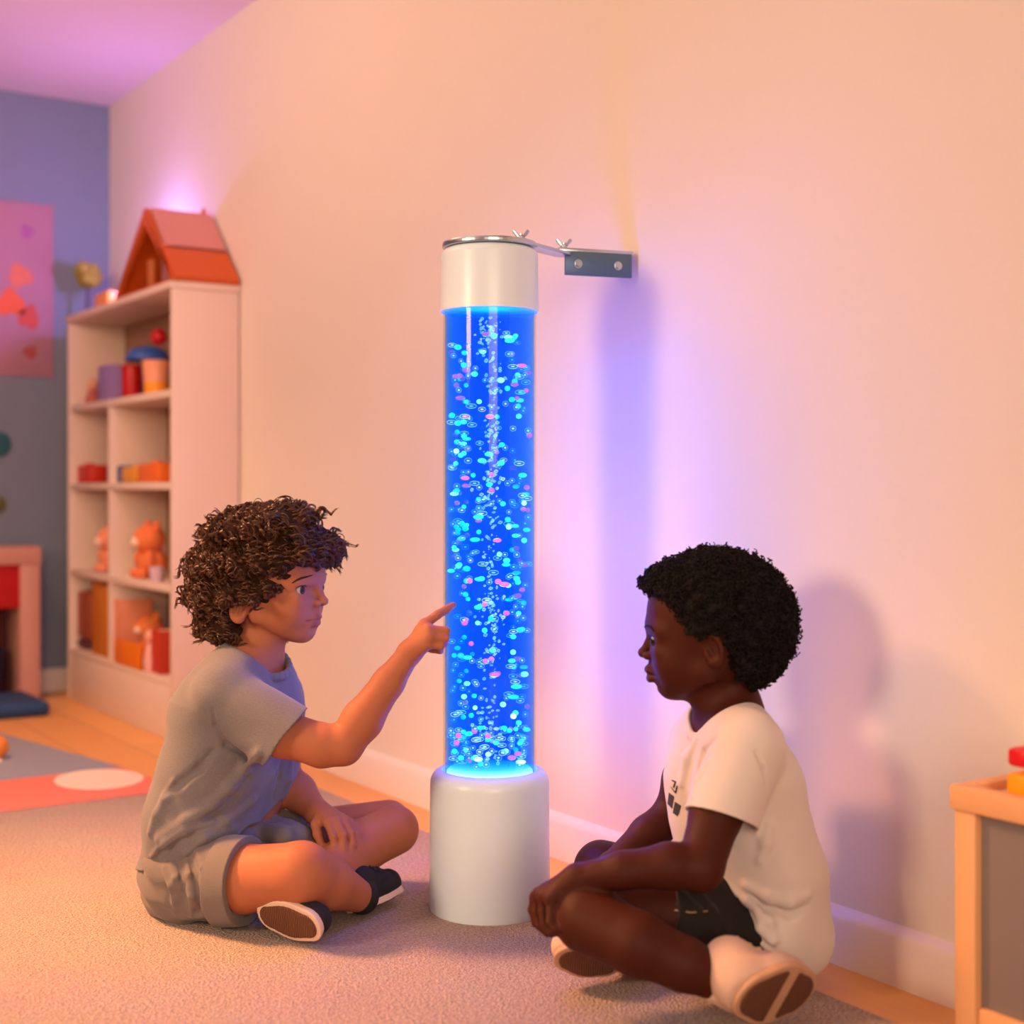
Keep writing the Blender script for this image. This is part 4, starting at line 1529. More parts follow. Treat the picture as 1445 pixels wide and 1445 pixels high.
# hem
T.cut(P(312, 1193, 2.30), (0.36, 0.08, -0.92), 0.004, wobble(3, 38, 0.006))
T.put(wobble(5, 26, 0.0035, 0.40), (-0.66, 2.2, 0.03), (-0.28, 2.64, 0.40), 0, 'd')
# folds
for uv, r, k, op in (
    ([(365, 1062), (345, 1085), (325, 1110), (300, 1135), (262, 1160), (225, 1185)], 0.0060, 0.014, 'u'),
    ([(372, 1072), (350, 1100), (330, 1125), (300, 1152), (262, 1180)], 0.0035, 0.010, 's'),
    ([(395, 1068), (380, 1095), (355, 1130), (320, 1160), (280, 1185)], 0.0050, 0.012, 'u'),
    ([(245, 1105), (235, 1125), (222, 1150), (212, 1175)], 0.0050, 0.012, 'u'),
    ([(300, 1060), (280, 1085), (255, 1105), (232, 1120)], 0.0035, 0.012, 's'),
    ([(300, 1000), (305, 1025), (320, 1050), (345, 1065)], 0.0030, 0.008, 's'),
    ([(410, 1075), (408, 1100), (400, 1125)], 0.0045, 0.010, 'u'),
    ([(398, 1072), (394, 1100), (386, 1130)], 0.0028, 0.008, 's'),
    ([(215, 1210), (235, 1190), (262, 1172), (300, 1160)], 0.0050, 0.010, 'u'),
    ([(205, 1225), (228, 1205), (255, 1186)], 0.0035, 0.010, 's'),
    ([(262, 1205), (290, 1182), (330, 1168), (372, 1160)], 0.0045, 0.010, 'u')):
    T.crease(uv, r, k, op)
M_tee1 = cloth_mat('grey_heather_jersey', (0.085, 0.078, 0.086), (0.23, 0.21, 0.22), 0.9, 900, 0.35, 0.55)
field_obj('t_shirt', T, root, M_tee1, pr)

# shorts
S = Field((-0.66, 2.16, 0.0), (-0.26, 2.64, 0.25), RES)
S.ell(P(290, 1238, 2.42), (0.101, 0.135, 0.082), None, 0.0)
c0, c1 = P(342, 1243, 2.272), P(330, 1243, 2.286)
dn = c0 - nh
dn_ = np.array([0.93, -0.36, 0.02])
S.cone(nh, P(372, 1242, 2.25), 0.077, 0.062, 0.03, clip=[(c0, dn_)])
S.cone(fh, P(450, 1180, 2.52), 0.074, 0.060, 0.03, clip=[(P(438, 1180, 2.52), (0.98, 0.15, 0.05))])
S.cone(P(392, 1178, 2.46), P(428, 1190, 2.40), 0.036, 0.028, 0.03)
S.cone(P(350, 1185, 2.44), P(405, 1190, 2.38), 0.045, 0.030, 0.03)
for sd in (-1, 1): S.cone(P(316, 1186, 2.42) + Lh * 0.042 * sd, P(300, 1222, 2.42) + Lh * 0.045 * sd, 0.080, 0.086, 0.02)
S.cut((0, 0, 0.002), (0, 0, -1), 0.006)
S.put(wobble(8, 60, 0.003), (-0.66, 2.16, 0.0), (-0.26, 2.64, 0.25), 0, 'd')
for uv, r, k, op in (
    ([(242, 1218), (248, 1240), (250, 1265), (247, 1288)], 0.0045, 0.008, 'u'),
    ([(262, 1205), (268, 1235), (271, 1265), (270, 1292)], 0.0050, 0.008, 'u'),
    ([(252, 1220), (259, 1248), (260, 1275)], 0.0030, 0.007, 's'),
    ([(278, 1200), (288, 1225), (297, 1260), (302, 1290)], 0.0050, 0.008, 'u'),
    ([(268, 1212), (276, 1240), (281, 1268), (282, 1288)], 0.0030, 0.007, 's'),
    ([(232, 1225), (242, 1250), (245, 1275)], 0.0050, 0.008, 'u')):
    S.crease(uv, r, k, op)
M_short1 = cloth_mat('stone_grey_twill', (0.12, 0.10, 0.098), (0.20, 0.17, 0.16), 0.85, 800, 0.3, 0.3)
sh = field_obj('shorts', S, root, M_short1, pr)
K = Field((-0.60, 2.14, 0.0), (-0.34, 2.44, 0.24), RES)
K.cone(P(312, 1243, 2.306), P(372, 1242, 2.25), 0.0765, 0.0680, 0.0, clip=[(P(346, 1243, 2.268), dn_), (P(318, 1243, 2.30), -dn_)])
K.cut((0, 0, 0.003), (0, 0, -1), 0.004)
K.cone(P(332, 1243, 2.286), P(372, 1242, 2.25), 0.0575, 0.0575, 0.003, 's', clip=None)
field_obj('cuff', K, root, M_short1, sh)

# shoes
M_black = mat('black_canvas', lin(0.010, 0.009, 0.012), 0.8, 0.2, 200, 0.2, 900)
M_rim = mat('pale_rubber', lin(0.72, 0.52, 0.42), 0.6, 0.05, 30)
M_sole = None
k = NT('brown_tread')
tc = k.n('ShaderNodeTexCoord')
wv = k.n('ShaderNodeTexWave', Scale=95.0, Distortion=2.5, Detail=1.0)
k.l(tc.outputs['Object'], wv.inputs['Vector'])
crr = k.n('ShaderNodeValToRGB')
crr.color_ramp.elements[0].color = lin(0.10, 0.035, 0.018)
crr.color_ramp.elements[1].color = lin(0.22, 0.085, 0.040)
k.l(wv.outputs['Fac'], crr.inputs['Fac'])
k.l(crr.outputs['Color'], k.bsdf.inputs['Base Color'])
k.bsdf.inputs['Roughness'].default_value = 0.75
bp = k.n('ShaderNodeBump', Strength=0.8, Distance=0.003)
k.l(wv.outputs['Fac'], bp.inputs['Height'])
k.l(bp.outputs['Normal'], k.bsdf.inputs['Normal'])
M_sole = k.m


def shoe(heel, toe, sole_n, w, root, parent, m_upper, m_rim, m_tread, ankle=None, hgt=0.055, res=0.002, ank_r=0.032, laces=None, lobes=((0.0, 1.0),)):
    """shoe between heel and toe (points on the middle of the outsole); sole_n points out of the sole"""
    heel, toe = np.array(heel, float), np.array(toe, float)
    a = toe - heel
    Ln = np.linalg.norm(a)
    a /= Ln
    n = np.array(sole_n, float)
    n = n - a * (a @ n)
    n /= np.linalg.norm(n)
    s = np.cross(n, a)
    lo = np.minimum(heel, toe) - 0.10
    hi = np.maximum(heel, toe) + 0.10
    if ankle is not None:
        lo = np.minimum(lo, np.array(ankle) - 0.05)
        hi = np.maximum(hi, np.array(ankle) + 0.05)
    lo[2] = max(lo[2], 0.0)
    def rib(t, off=0.0):      # middle line point, half width
        return heel + a * Ln * t - n * off, w * (0.78 + 0.30 * math.sin(PI * (0.15 + 0.62 * t)) - 0.12 * math.cos(2 * PI * t) * 0.5)
    def slab(t0, t1, grow, r_, part=None):
        Q = Field(lo, hi, r_)
        N = 10
        for i in range(N):
            ta, tb = i / N, (i + 1) / N
            pa, wa = rib(ta); pb, wb = rib(tb)
            # rounded outline: shrink the very ends
            Q.cone(pa + a * wa * (1 - 2 * ta) * 0.75, pb + a * wb * (1 - 2 * tb) * 0.75, wa + grow, wb + grow, 0.0,
                   clip=[(heel - n * t0, n), (heel - n * t1, -n)])
        if part is not None:
            if part[0] > 0: Q.cut(heel + a * Ln * part[0], -a, 0.004)
            if part[1] < 1: Q.cut(heel + a * Ln * part[1], a, 0.004)
        return Q
    e = slab(0.0, 0.013, 0.0015, res)
    U = Field(lo, hi, res)
    N = 10
    for i in range(N):
        ta, tb = i / N, (i + 1) / N
        pa, wa = rib(ta); pb, wb = rib(tb)
        U.cone(pa + a * wa * (1 - 2 * ta) * 0.75 - n * 0.016, pb + a * wb * (1 - 2 * tb) * 0.75 - n * 0.016, wa - 0.001, wb - 0.001, 0.004, clip=[(heel - n * 0.012, n), (heel - n * (0.030), -n)])
    # vamp and quarters
    U.cone(heel + a * Ln * 0.14 - n * 0.030, heel + a * Ln * 0.86 - n * 0.024, w * 0.86, w * 0.72, 0.010, clip=[(heel - n * 0.012, n)])
    U.cone(heel + a * Ln * 0.18 - n * 0.034, heel + a * Ln * 0.20 - n * hgt, w * 0.82, ank_r * 1.02, 0.012, clip=[(heel - n * 0.012, n)])
    U.cone(heel + a * Ln * 0.20 - n * hgt, heel + a * Ln * 0.60 - n * 0.034, ank_r * 0.9, w * 0.66, 0.014, clip=[(heel - n * 0.012, n)])
    if ankle is not None:
        U.cone(heel + a * Ln * 0.20 - n * hgt * 0.9, ankle, ank_r, ank_r * 0.98, 0.008)
    up = field_obj('shoe', U, root, m_upper, parent)
    field_obj('midsole', e, root, m_rim, up)
    for lb in lobes:
        field_obj('outsole', slab(-0.003, 0.004, -0.0065, res, lb), root, m_tread, up)
    if laces is not None:
        ch = []
        for t in (0.34, 0.44, 0.54, 0.64):
            c = heel + a * Ln * t
            pts = []
            for j in range(7):
                g = math.radians(40 + 100 * j / 6)
                q = c + s * math.cos(g) * w * 0.8
                # rise until the upper is left
                hh = 0.02
                while hh < 0.12 and U.sample((q - n * hh)[None])[0] < 0: hh += 0.002
                pts.append(q - n * (hh + 0.0008))
            ch.append((pts, 0.0022))
        cyl_mesh('laces', ch, root, laces, up)
    return up


# far foot, its sole turned to the viewer
shoe(P(368, 1291, 2.222), P(446, 1310, 2.158), (-0.10, -0.93, -0.30), 0.0300, root, pr, M_black, M_rim, M_sole, ankle=P(410, 1285, 2.275), hgt=0.05)
# near foot, black shoe pointing at the column
shoe(P(498, 1287, 2.345), P(560, 1258, 2.425), (0.42, 0.15, -0.89), 0.0285, root, pr, M_black, M_rim, M_black, ankle=P(511, 1266, 2.336), hgt=0.045, laces=mat('charcoal_lace', lin(0.03, 0.03, 0.035), 0.8), ank_r=0.029)

# hair: lumpy mass and ringlets
Hf = Field((-0.66, 2.20, 0.38), (-0.27, 2.62, 0.745), RES)
Hf.ell(hd.p(-0.030, 0, 0.056), (0.112, 0.094, 0.100), hd.ax, 0.0)
Hf.ell(hd.p(-0.082, 0, 0.016), (0.092, 0.094, 0.094), hd.ax, 0.03)
Hf.ell(hd.p(-0.082, 0, -0.048), (0.060, 0.072, 0.046), hd.ax, 0.02)
Hf.ell(hd.p(0.060, 0, 0.064), (0.036, 0.060, 0.034), hd.ax, 0.02)
Hf.put(wobble(21, 95, 0.0085), Hf.lo, Hf.lo + 0.5, 0, 'd')
Hf.put(wobble(22, 210, 0.0030), Hf.lo, Hf.lo + 0.5, 0, 'd')
hair_clear(Hf, hd, [(0.25, 0.050), (0.088, 0.053), (0.050, 0.050), (0.030, 0.014), (0.010, -0.018), (-0.012, -0.010), (-0.040, -0.004), (-0.068, -0.014), (-0.070, -0.045), (-0.058, -0.060), (-0.052, -0.25), (0.25, -0.25)], 0.006)
rs_ = np.random.RandomState(4)
paths = []
hv = Hf.mesh('hair_points', (0, 0, 0))
co = np.empty(len(hv.vertices) * 3); hv.vertices.foreach_get('co', co); co = co.reshape(-1, 3)
bpy.data.meshes.remove(hv)
loc = (co - hd.o) @ hd.ax.T
ok = (loc[:, 1] > -0.105) & ((co - hd.p(-0.03, 0, 0.03)) @ np.array([0, 1, 0]) < 0.06)
# keep only points on the outside of the mass
outd = np.linalg.norm((loc - np.array([-0.05, 0, 0.02])) / np.array([0.145, 0.10, 0.13]), axis=1)
near = co[ok & (outd > 0.80)]
far = co[~ok & (outd > 0.80)]
crown = hd.p(-0.035, 0, 0.17)
for q in np.concatenate([near[rs_.choice(len(near), 1900, replace=False)], far[rs_.choice(len(far), min(700, len(far)), replace=False)]]):
    nn = Hf.normal(q)
    dwn = (q - crown); dwn = dwn - nn * (dwn @ nn)
    dwn = dwn / (np.linalg.norm(dwn) + 1e-6) + np.array([0, 0, -0.25]) + rs_.normal(size=3) * 0.35
    dwn = dwn - nn * (dwn @ nn)
    dwn /= np.linalg.norm(dwn)
    l = hd.inv(q)
    if l[0] > 0.030 and l[2] < 0.064 and rs_.rand() < 0.80: continue
    short = 0.45 if (l[0] > -0.01 and l[2] < 0.064) else 1.0
    top = l[2] > 0.09
    kind = rs_.rand()
    n = 16
    if kind < (0.55 if top else 0.12):       # wavy lock lying along the head
        rad, ln, tn, cnt, sp = rs_.uniform(0.0050, 0.0080), rs_.uniform(0.028, 0.045), rs_.uniform(0.9, 1.4), 9, 0.0021
    elif kind < 0.94:     # ringlet
        rad, ln, tn, cnt, sp = rs_.uniform(0.0055, 0.0098), rs_.uniform(0.008, 0.020), rs_.uniform(1.1, 1.9), 9, 0.0014
    else:                 # flyaway loop
        rad, ln, tn, cnt, sp = rs_.uniform(0.008, 0.013), rs_.uniform(0.004, 0.012), rs_.uniform(0.9, 1.2), 2, 0.0012
    paths += lock(rs_, curl_points(rs_, Hf, hd, q - nn * 0.003, tn, rad * (0.5 + 0.5 * short), ln * short, dwn, n), cnt, sp, 0.00062)
# loose ringlets that stand off at the top and over the forehead
for (u, v, du, dv, rp_) in ((385, 712, 22, -8, 11), (392, 706, -16, -3, 9), (432, 722, 8, -8, 8), (458, 738, 8, -10, 8), (462, 770, 8, 14, 9), (464, 786, -2, 12, 8), (462, 778, 8, 8, 11),
                            (456, 792, 6, 8, 7), (444, 794, 2, 8, 6), (300, 735, -8, -8, 6), (268, 762, -6, -6, 6), (330, 716, -8, -8, 6), (428, 788, -4, 9, 6), (415, 790, -3, 9, 5), (402, 798, -3, 10, 5), (388, 828, -3, 10, 4)):
    c = Hf.surf(u, v)
    if c is None: continue
    for j in range(2):
        ph = rs_.uniform(0, 6.28)
        n = 18
        pts = []
        for i in range(n):
            t = i / (n - 1)
            a = ph + 2 * PI * 1.15 * t
            d = c[1]
            pts.append(c + np.array([R(du * t + rp_ * 0.6 * math.cos(a) + j * 1.5, d), 0.006 * math.sin(a + j) - 0.004 * j, -R(dv * t + rp_ * 0.6 * math.sin(a), d)]))
        paths += lock(rs_, pts, 5, 0.0016, 0.00055)
M_hair1b = hair_mat('shaded_hair_mass', (0.016, 0.0055, 0.0022), (0.04, 0.0145, 0.006), 0.9)  # darker than the strands, painting shade into the gaps between curls
hair_obj('hair', Hf, paths, root, [M_hair1b, M_hair1], pr)
# ================================================================ CHILD ON THE RIGHT (leaning forward, looking at the column)
th = math.radians(12)
Fr, Lr = np.array([-math.cos(th), math.sin(th), 0]), np.array([-math.sin(th), -math.cos(th), 0])
tt = math.radians(20)
Ft, Lt2 = np.array([-math.cos(tt), -math.sin(tt), 0]), np.array([math.sin(tt), -math.cos(tt), 0])
root2 = np.array([P(1075, 1378, 2.05)[0], 2.05, 0.0])
pr2 = person_root('person', root2, 'child with short black coiled hair in a white T-shirt sitting cross-legged, hand over the knee')
hr = Head(P(982, 907, 2.06), Fr, Lr)

C = Field((-0.0, 1.74, -0.004), (0.50, 2.42, 0.66), RES)
build_head(C, hr, dict(ear=(-0.032, -0.003), lip=1.25, nose_w=0.0022, df=-0.004, lip_f=0.0025, chin_u=0.004))
nb2 = P(1032, 1000, 2.06)
C.cone(hr.p(-0.040, 0, -0.030), nb2, 0.038, 0.042, 0.016)
C.cone(hr.p(-0.012, 0, -0.052), P(1010, 1004, 2.06), 0.030, 0.032, 0.014)
ns2, fs2 = P(1056, 1056, 1.957), P(990, 1048, 2.16)
for s in (-1, 1):
    o = Lt2 * 0.040 * s
    C.chain([(P(1062, 1290, 2.06) + o, 0.070), (P(1050, 1180, 2.06) + o, 0.066), (P(1036, 1100, 2.06) + o, 0.066), (P(1030, 1045, 2.06) + o * 0.8, 0.046)], 0.03)
C.cone(ns2, fs2, 0.036, 0.036, 0.03)
for q in (ns2, fs2): C.cone(nb2, q + np.array([0, 0, 0.010]), 0.030, 0.027, 0.03)
# near arm over the knee
e2 = P(988, 1224, 1.885)
W3 = P(815, 1240, 1.895)
C.chain([(ns2, 0.037), (P(1010, 1150, 1.925), 0.0355), (e2, 0.0315)], 0.010, k0=0.02)
C.chain([(e2, 0.0310), (P(945, 1222, 1.880), 0.0305), (P(880, 1228, 1.882), 0.0245), (W3, 0.0190)], 0.010)
kn = [P(757, 1266, 1.935), P(760, 1263, 1.917), P(767, 1264, 1.900), P(777, 1268, 1.885)]
fg = [[(P(752, 1284, 1.934), 0.0072), (P(757, 1302, 1.926), 0.0066), (P(768, 1312, 1.915), 0.0058)],
      [(P(757, 1286, 1.912), 0.0074), (P(762, 1306, 1.904), 0.0067), (P(773, 1317, 1.895), 0.0059)],
      [(P(766, 1286, 1.894), 0.0072), (P(769, 1306, 1.886), 0.0065), (P(778, 1317, 1.878), 0.0058)],
      [(P(777, 1286, 1.877), 0.0065), (P(776, 1302, 1.868), 0.0058), (P(783, 1312, 1.862), 0.0052)]]
thm = [(P(800, 1250, 1.920), 0.0105), (P(782, 1262, 1.950), 0.0090), (P(776, 1278, 1.955), 0.0078), (P(780, 1292, 1.950), 0.0066)]
hand(C, W3, 0.0200, kn, fg, thm, 0.0098)
# far arm, resting behind the near one
e3 = P(950, 1148, 2.195)
W4 = P(862, 1222, 2.13)
C.chain([(fs2, 0.036), (P(965, 1100, 2.19), 0.033), (e3, 0.0295)], 0.010, k0=0.02)
C.chain([(e3, 0.0295), (P(915, 1178, 2.17), 0.0290), (W4, 0.0195)], 0.010)
kn = [P(842, 1236, 2.135), P(843, 1238, 2.118), P(845, 1241, 2.101), P(849, 1245, 2.086)]
fg = [[(P(830, 1246, 2.130), 0.0070), (P(822, 1262, 2.122), 0.0064), (P(820, 1276, 2.115), 0.0056)],
      [(P(831, 1250, 2.112), 0.0070), (P(823, 1267, 2.104), 0.0064), (P(822, 1282, 2.098), 0.0056)],
      [(P(834, 1253, 2.095), 0.0068), (P(828, 1269, 2.087), 0.0062), (P(826, 1283, 2.082), 0.0055)],
      [(P(840, 1256, 2.079), 0.0062), (P(835, 1270, 2.071), 0.0056), (P(834, 1281, 2.067), 0.0050)]]
thm = [(P(858, 1226, 2.140), 0.0100), (P(848, 1228, 2.160), 0.0088), (P(838, 1234, 2.166), 0.0076), (P(830, 1242, 2.164), 0.0064)]
hand(C, W4, 0.0200, kn, fg, thm, 0.0092)
# legs
nh2, fh2 = P(1090, 1298, 2.028), P(1052, 1296, 2.125)
C.chain([(nh2, 0.057), (P(950, 1288, 1.955), 0.0500), (P(832, 1288, 1.915), 0.0445)], 0.012, k0=0.03)
C.chain([(P(829, 1298, 1.885), 0.0450), (P(900, 1332, 1.840), 0.0410), (P(965, 1360, 1.835), 0.0345), (P(1024, 1386, 1.835), 0.0270)], 0.010)
C.chain([(fh2, 0.060), (P(950, 1250, 2.20), 0.048), (P(848, 1222, 2.255), 0.0415)], 0.012, k0=0.03)
C.chain([(P(846, 1228, 2.235), 0.0420), (P(872, 1290, 2.14), 0.0400), (P(893, 1345, 2.065), 0.0275)], 0.010)
C.cut((0, 0, 0.003), (0, 0, -1), 0.006)
eye2 = C.surf(925.5, 893)
print('EYE2', hr.inv(eye2) if eye2 is not None else None)
eye2 = hr.p(0.0640, 0.0295, 0.004)
made2 = face_parts(C, hr, root2, None, eye2, None, None, None, ev=0.0050)
def brow_at(f, l, u):
    q0 = hr.p(f, l, u)
    n = hr.p(f, l, u) - hr.p(0.0, 0, 0.02)
    n /= np.linalg.norm(n)
    q = hr.p(0.0, 0, 0.02) + n * 0.03
    while C.sample(q[None])[0] < 0: q = q + n * 0.001
    return q + n * 0.0004
brow2 = [brow_at(f, l, u) for f, l, u in ((0.050, 0.045, 0.021), (0.056, 0.038, 0.0255), (0.062, 0.029, 0.0265), (0.067, 0.020, 0.025), (0.070, 0.012, 0.0225))]
M_skin2 = skin_mat('deep_brown_skin', (0.056, 0.0105, 0.0042), (0.060, 0.010, 0.009), None, 0.08)
body2 = field_obj('body', C, root2, M_skin2, pr2)
set_tint(body2, root2, [(hr.p(0.0665, l, -0.0425), 0.0082) for l in (-0.006, 0, 0.006)] + [(hr.p(0.0625, l, -0.0535), 0.0092) for l in (-0.008, 0, 0.008)]
         + [(hr.p(0.057, l, -0.048), 0.0058) for l in (-0.016, 0.016)])
M_hair2 = hair_mat('black_coils', (0.0025, 0.0018, 0.0016), (0.009, 0.005, 0.004), 0.75)
M_iris2 = mat('dark_brown_iris', lin(0.03, 0.014, 0.008), 0.2, 0.2, 300)
face_children(made2, hr, root2, pr2, brow2, M_iris2, M_hair2, C, look=(-0.80, -0.60, -0.04), ev=0.0050, r=0.0105, push=0.0096, lash=0.0012)

# T-shirt
T2 = Field((0.16, 1.82, 0.0), (0.50, 2.32, 0.60), RES)
for s in (-1, 1):
    o = Lt2 * 0.044 * s
    T2.chain([(P(1074, 1300, 2.06) + o, 0.0815), (P(1058, 1225, 2.06) + o, 0.086), (P(1044, 1160, 2.06) + o, 0.081), (P(1034, 1100, 2.06) + o, 0.078), (P(1030, 1045, 2.06) + o * 0.85, 0.056)], 0.02)
T2.cone(ns2, fs2, 0.045, 0.045, 0.03)
T2.cone(P(1028, 1012, 2.06), ns2 + np.array([0, 0, 0.006]), 0.036, 0.038, 0.03)
T2.cone(P(1028, 1012, 2.06), fs2 + np.array([0, 0, 0.006]), 0.036, 0.038, 0.03)
hem2 = P(1014, 1156, 1.925)
nh_ = P(1008, 1170, 1.92) - P(1021, 1122, 1.935)
V = T2.like()
V.cone(ns2, P(1008, 1185, 1.915), 0.049, 0.0560, 0.0, clip=[(hem2, nh_)])
sa = ns2 + (P(1008, 1185, 1.915) - ns2) * 0.60
V.cone(sa, P(1006, 1195, 1.912), 0.0430, 0.0470, 0.003, 's', clip=[(hem2 - nh_ / np.linalg.norm(nh_) * 0.020, -nh_)])
T2.join(V, 0.012)
cc = P(1022, 1012, 2.06)
A_, B_ = 0.056 * Ft + np.array([0, 0, -0.026]), 0.054 * Lt2 + np.array([0, 0, -0.008])
nn_ = np.cross(A_, B_); nn_ /= np.linalg.norm(nn_)
if nn_[2] < 0: nn_ = -nn_
T2.cone(cc - nn_ * 0.006, cc + nn_ * 0.10, 0.050, 0.066, 0.006, 's')
T2.cone(cc - nn_ * 0.03, cc - nn_ * 0.006, 0.043, 0.048, 0.004, 's')
rp = ring_pts(cc - nn_ * 0.004, A_ * 0.93, B_ * 0.95)
for a, b in zip(rp, rp[1:]): T2.cone(a, b, 0.0055, 0.0055, 0.003, sq=(nn_, 1.35))
T2.put(wobble(15, 26, 0.003, 0.34), (0.1, 1.8, 0.0), (0.6, 2.4, 0.36), 0, 'd')
T2.cone(P(1110, 1262, 2.03), P(1125, 1262, 2.10), 0.040, 0.040, 0.03)
T2.ell(P(1088, 1294, 2.02), (0.064, 0.090, 0.072), None, 0.02)
T2.cut(P(1034, 1292, 1.95), (-0.74, -0.05, -0.67), 0.004, wobble(13, 38, 0.005))
T2.cut((0, 0, 0.006), (0, 0, -1), 0.03)
for uv, r, k, op in (
    ([(968, 1235), (1000, 1245), (1035, 1262), (1060, 1285)], 0.0035, 0.009, 's'),
    ([(985, 1240), (1020, 1250), (1055, 1270), (1085, 1300), (1095, 1325)], 0.0050, 0.010, 'u'),
    ([(1060, 1262), (1085, 1280), (1115, 1290), (1138, 1280)], 0.0045, 0.010, 's'),
    ([(1052, 1250), (1085, 1266), (1115, 1272), (1140, 1262)], 0.0055, 0.012, 'u'),
    ([(1040, 1270), (1055, 1300), (1070, 1325), (1090, 1340)], 0.0035, 0.008, 's'),
    ([(1070, 1285), (1075, 1310), (1090, 1330)], 0.0045, 0.009, 'u'),
    ([(1085, 1165), (1080, 1190), (1072, 1215)], 0.0040, 0.012, 'u'),
    ([(1066, 1060), (1078, 1085), (1082, 1110)], 0.0022, 0.006, 's'),
    ([(1010, 1042), (992, 1062), (985, 1085)], 0.0030, 0.008, 's'),
    ([(985, 1040), (970, 1070), (962, 1105)], 0.0040, 0.012, 'u'),
    ([(1000, 1075), (985, 1100), (978, 1125)], 0.0030, 0.008, 'u')):
    T2.crease(uv, r, k, op)
M_tee2 = cloth_mat('cream_white_jersey', (0.58, 0.51, 0.49), (0.68, 0.61, 0.59), 0.9, 900, 0.2, 0.3)
tee2 = field_obj('t_shirt', T2, root2, M_tee2, pr2)

# print on the chest: letters and blocks laid on the cloth
def decal(name, poly, m, parent, off=0.0009, grid=7):
    """a thin patch that follows the cloth, outline given in pixels"""
    poly = np.array(poly, float)
    c = poly.mean(0)
    n = len(poly)
    b = bmesh.new()
    rings = []
    for t in [i / grid for i in range(1, grid + 1)]:
        ring = []
        for i in range(n):
            for j in range(3):
                q = poly[i] + (poly[(i + 1) % n] - poly[i]) * j / 3
                u, v = c + (q - c) * t
                s = T2.surf(u, v)
                ring.append(s)
        rings.append(ring)
    c3 = T2.surf(*c)
    if c3 is None or any(s is None for r in rings for s in r):
        b.free()
        return None
    mk = lambda s: b.verts.new(s + T2.normal(s) * off - root2)
    rv = [[mk(s) for s in r] for r in rings]
    cv = mk(c3)
    m_ = len(rv[0])
    for i in range(m_):
        b.faces.new((cv, rv[0][i], rv[0][(i + 1) % m_]))
    for r0, r1 in zip(rv, rv[1:]):
        for i in range(m_):
            b.faces.new((r0[i], r1[i], r1[(i + 1) % m_], r0[(i + 1) % m_]))
    return bm_obj(name, b, m, parent, True)
M_ink = mat('charcoal_print', lin(0.045, 0.040, 0.060), 0.8, 0.15, 80)
M_ink2 = mat('orange_print', lin(0.62, 0.22, 0.12), 0.8, 0.1, 80)
def dot(u, v, ru, rv): return [(u + ru * math.cos(2 * PI * i / 8), v + rv * math.sin(2 * PI * i / 8)) for i in range(8)]
for nm, poly, m in (('printed_block', [(944.5, 1118), (952, 1124), (949, 1141), (942.5, 1134)], M_ink),
                    ('printed_block', [(953, 1131), (962, 1137), (957, 1152), (950, 1147)], M_ink),
                    ('printed_letter', [(949, 1100), (955, 1103), (954.5, 1105), (948.5, 1102)], M_ink),
                    ('printed_letter', [(952.5, 1103), (954.5, 1104), (952, 1112), (950, 1111)], M_ink),
                    ('printed_letter', [(947, 1110), (948.6, 1111), (954.5, 1118), (953, 1119.5)], M_ink),
                    ('printed_letter', [(953, 1117), (955.5, 1108), (956.6, 1109), (954.8, 1119)], M_ink),
                    ('printed_badge', dot(945.5, 1163, 3.6, 6.0), M_ink2)):
    decal(nm, poly, m, tee2)
ch = []
# shorts
S2_ = Field((0.06, 1.82, 0.0), (0.50, 2.34, 0.20), RES)
S2_.ell(P(1070, 1300, 2.06), (0.070, 0.108, 0.070), None, 0.0)
S2_.cone(nh2, P(930, 1287, 1.950), 0.069, 0.0600, 0.03, clip=[(P(938, 1287, 1.95), (-0.96, -0.22, 0.10))])
S2_.cone(fh2, P(960, 1255, 2.19), 0.070, 0.056, 0.03, clip=[(P(955, 1252, 2.2), (-0.9, 0.4, 0.1))])
S2_.cut((0, 0, 0.003), (0, 0, -1), 0.006)
S2_.put(wobble(18, 60, 0.0025), (0, 1.8, 0.0), (0.6, 2.4, 0.3), 0, 'd')
for uv, r, k, op in (([(965, 1262), (985, 1285), (1010, 1310)], 0.004, 0.007, 'u'), ([(985, 1258), (1005, 1285), (1030, 1320)], 0.004, 0.007, 'u'),
                     ([(940, 1262), (955, 1280), (975, 1300)], 0.003, 0.007, 'u')):
    S2_.crease(uv, r, k, op)
M_short2 = cloth_mat('washed_black_denim', (0.006, 0.0055, 0.006), (0.026, 0.020, 0.019), 0.85, 700, 0.3, 0.35)
sh2 = field_obj('shorts', S2_, root2, M_short2, pr2)
# frayed hem threads and seam
ch = []
M_thread = mat('tan_thread', lin(0.30, 0.20, 0.13), 0.9, 0.2, 60)
for uv in (((922, 1256), (930, 1264), (938, 1275), (943, 1288), (950, 1296)), ((938, 1288), (955, 1284), (975, 1288), (998, 1286)), ((930, 1258), (937, 1268), (946, 1280))):
    pts = [S2_.surf(u, v, 0.0022) for u, v in uv]
    pts = [p for p in pts if p is not None]
    if len(pts) > 2: ch.append((pts, 0.0013))
if ch: cyl_mesh('seam_thread', ch, root2, M_thread, sh2)

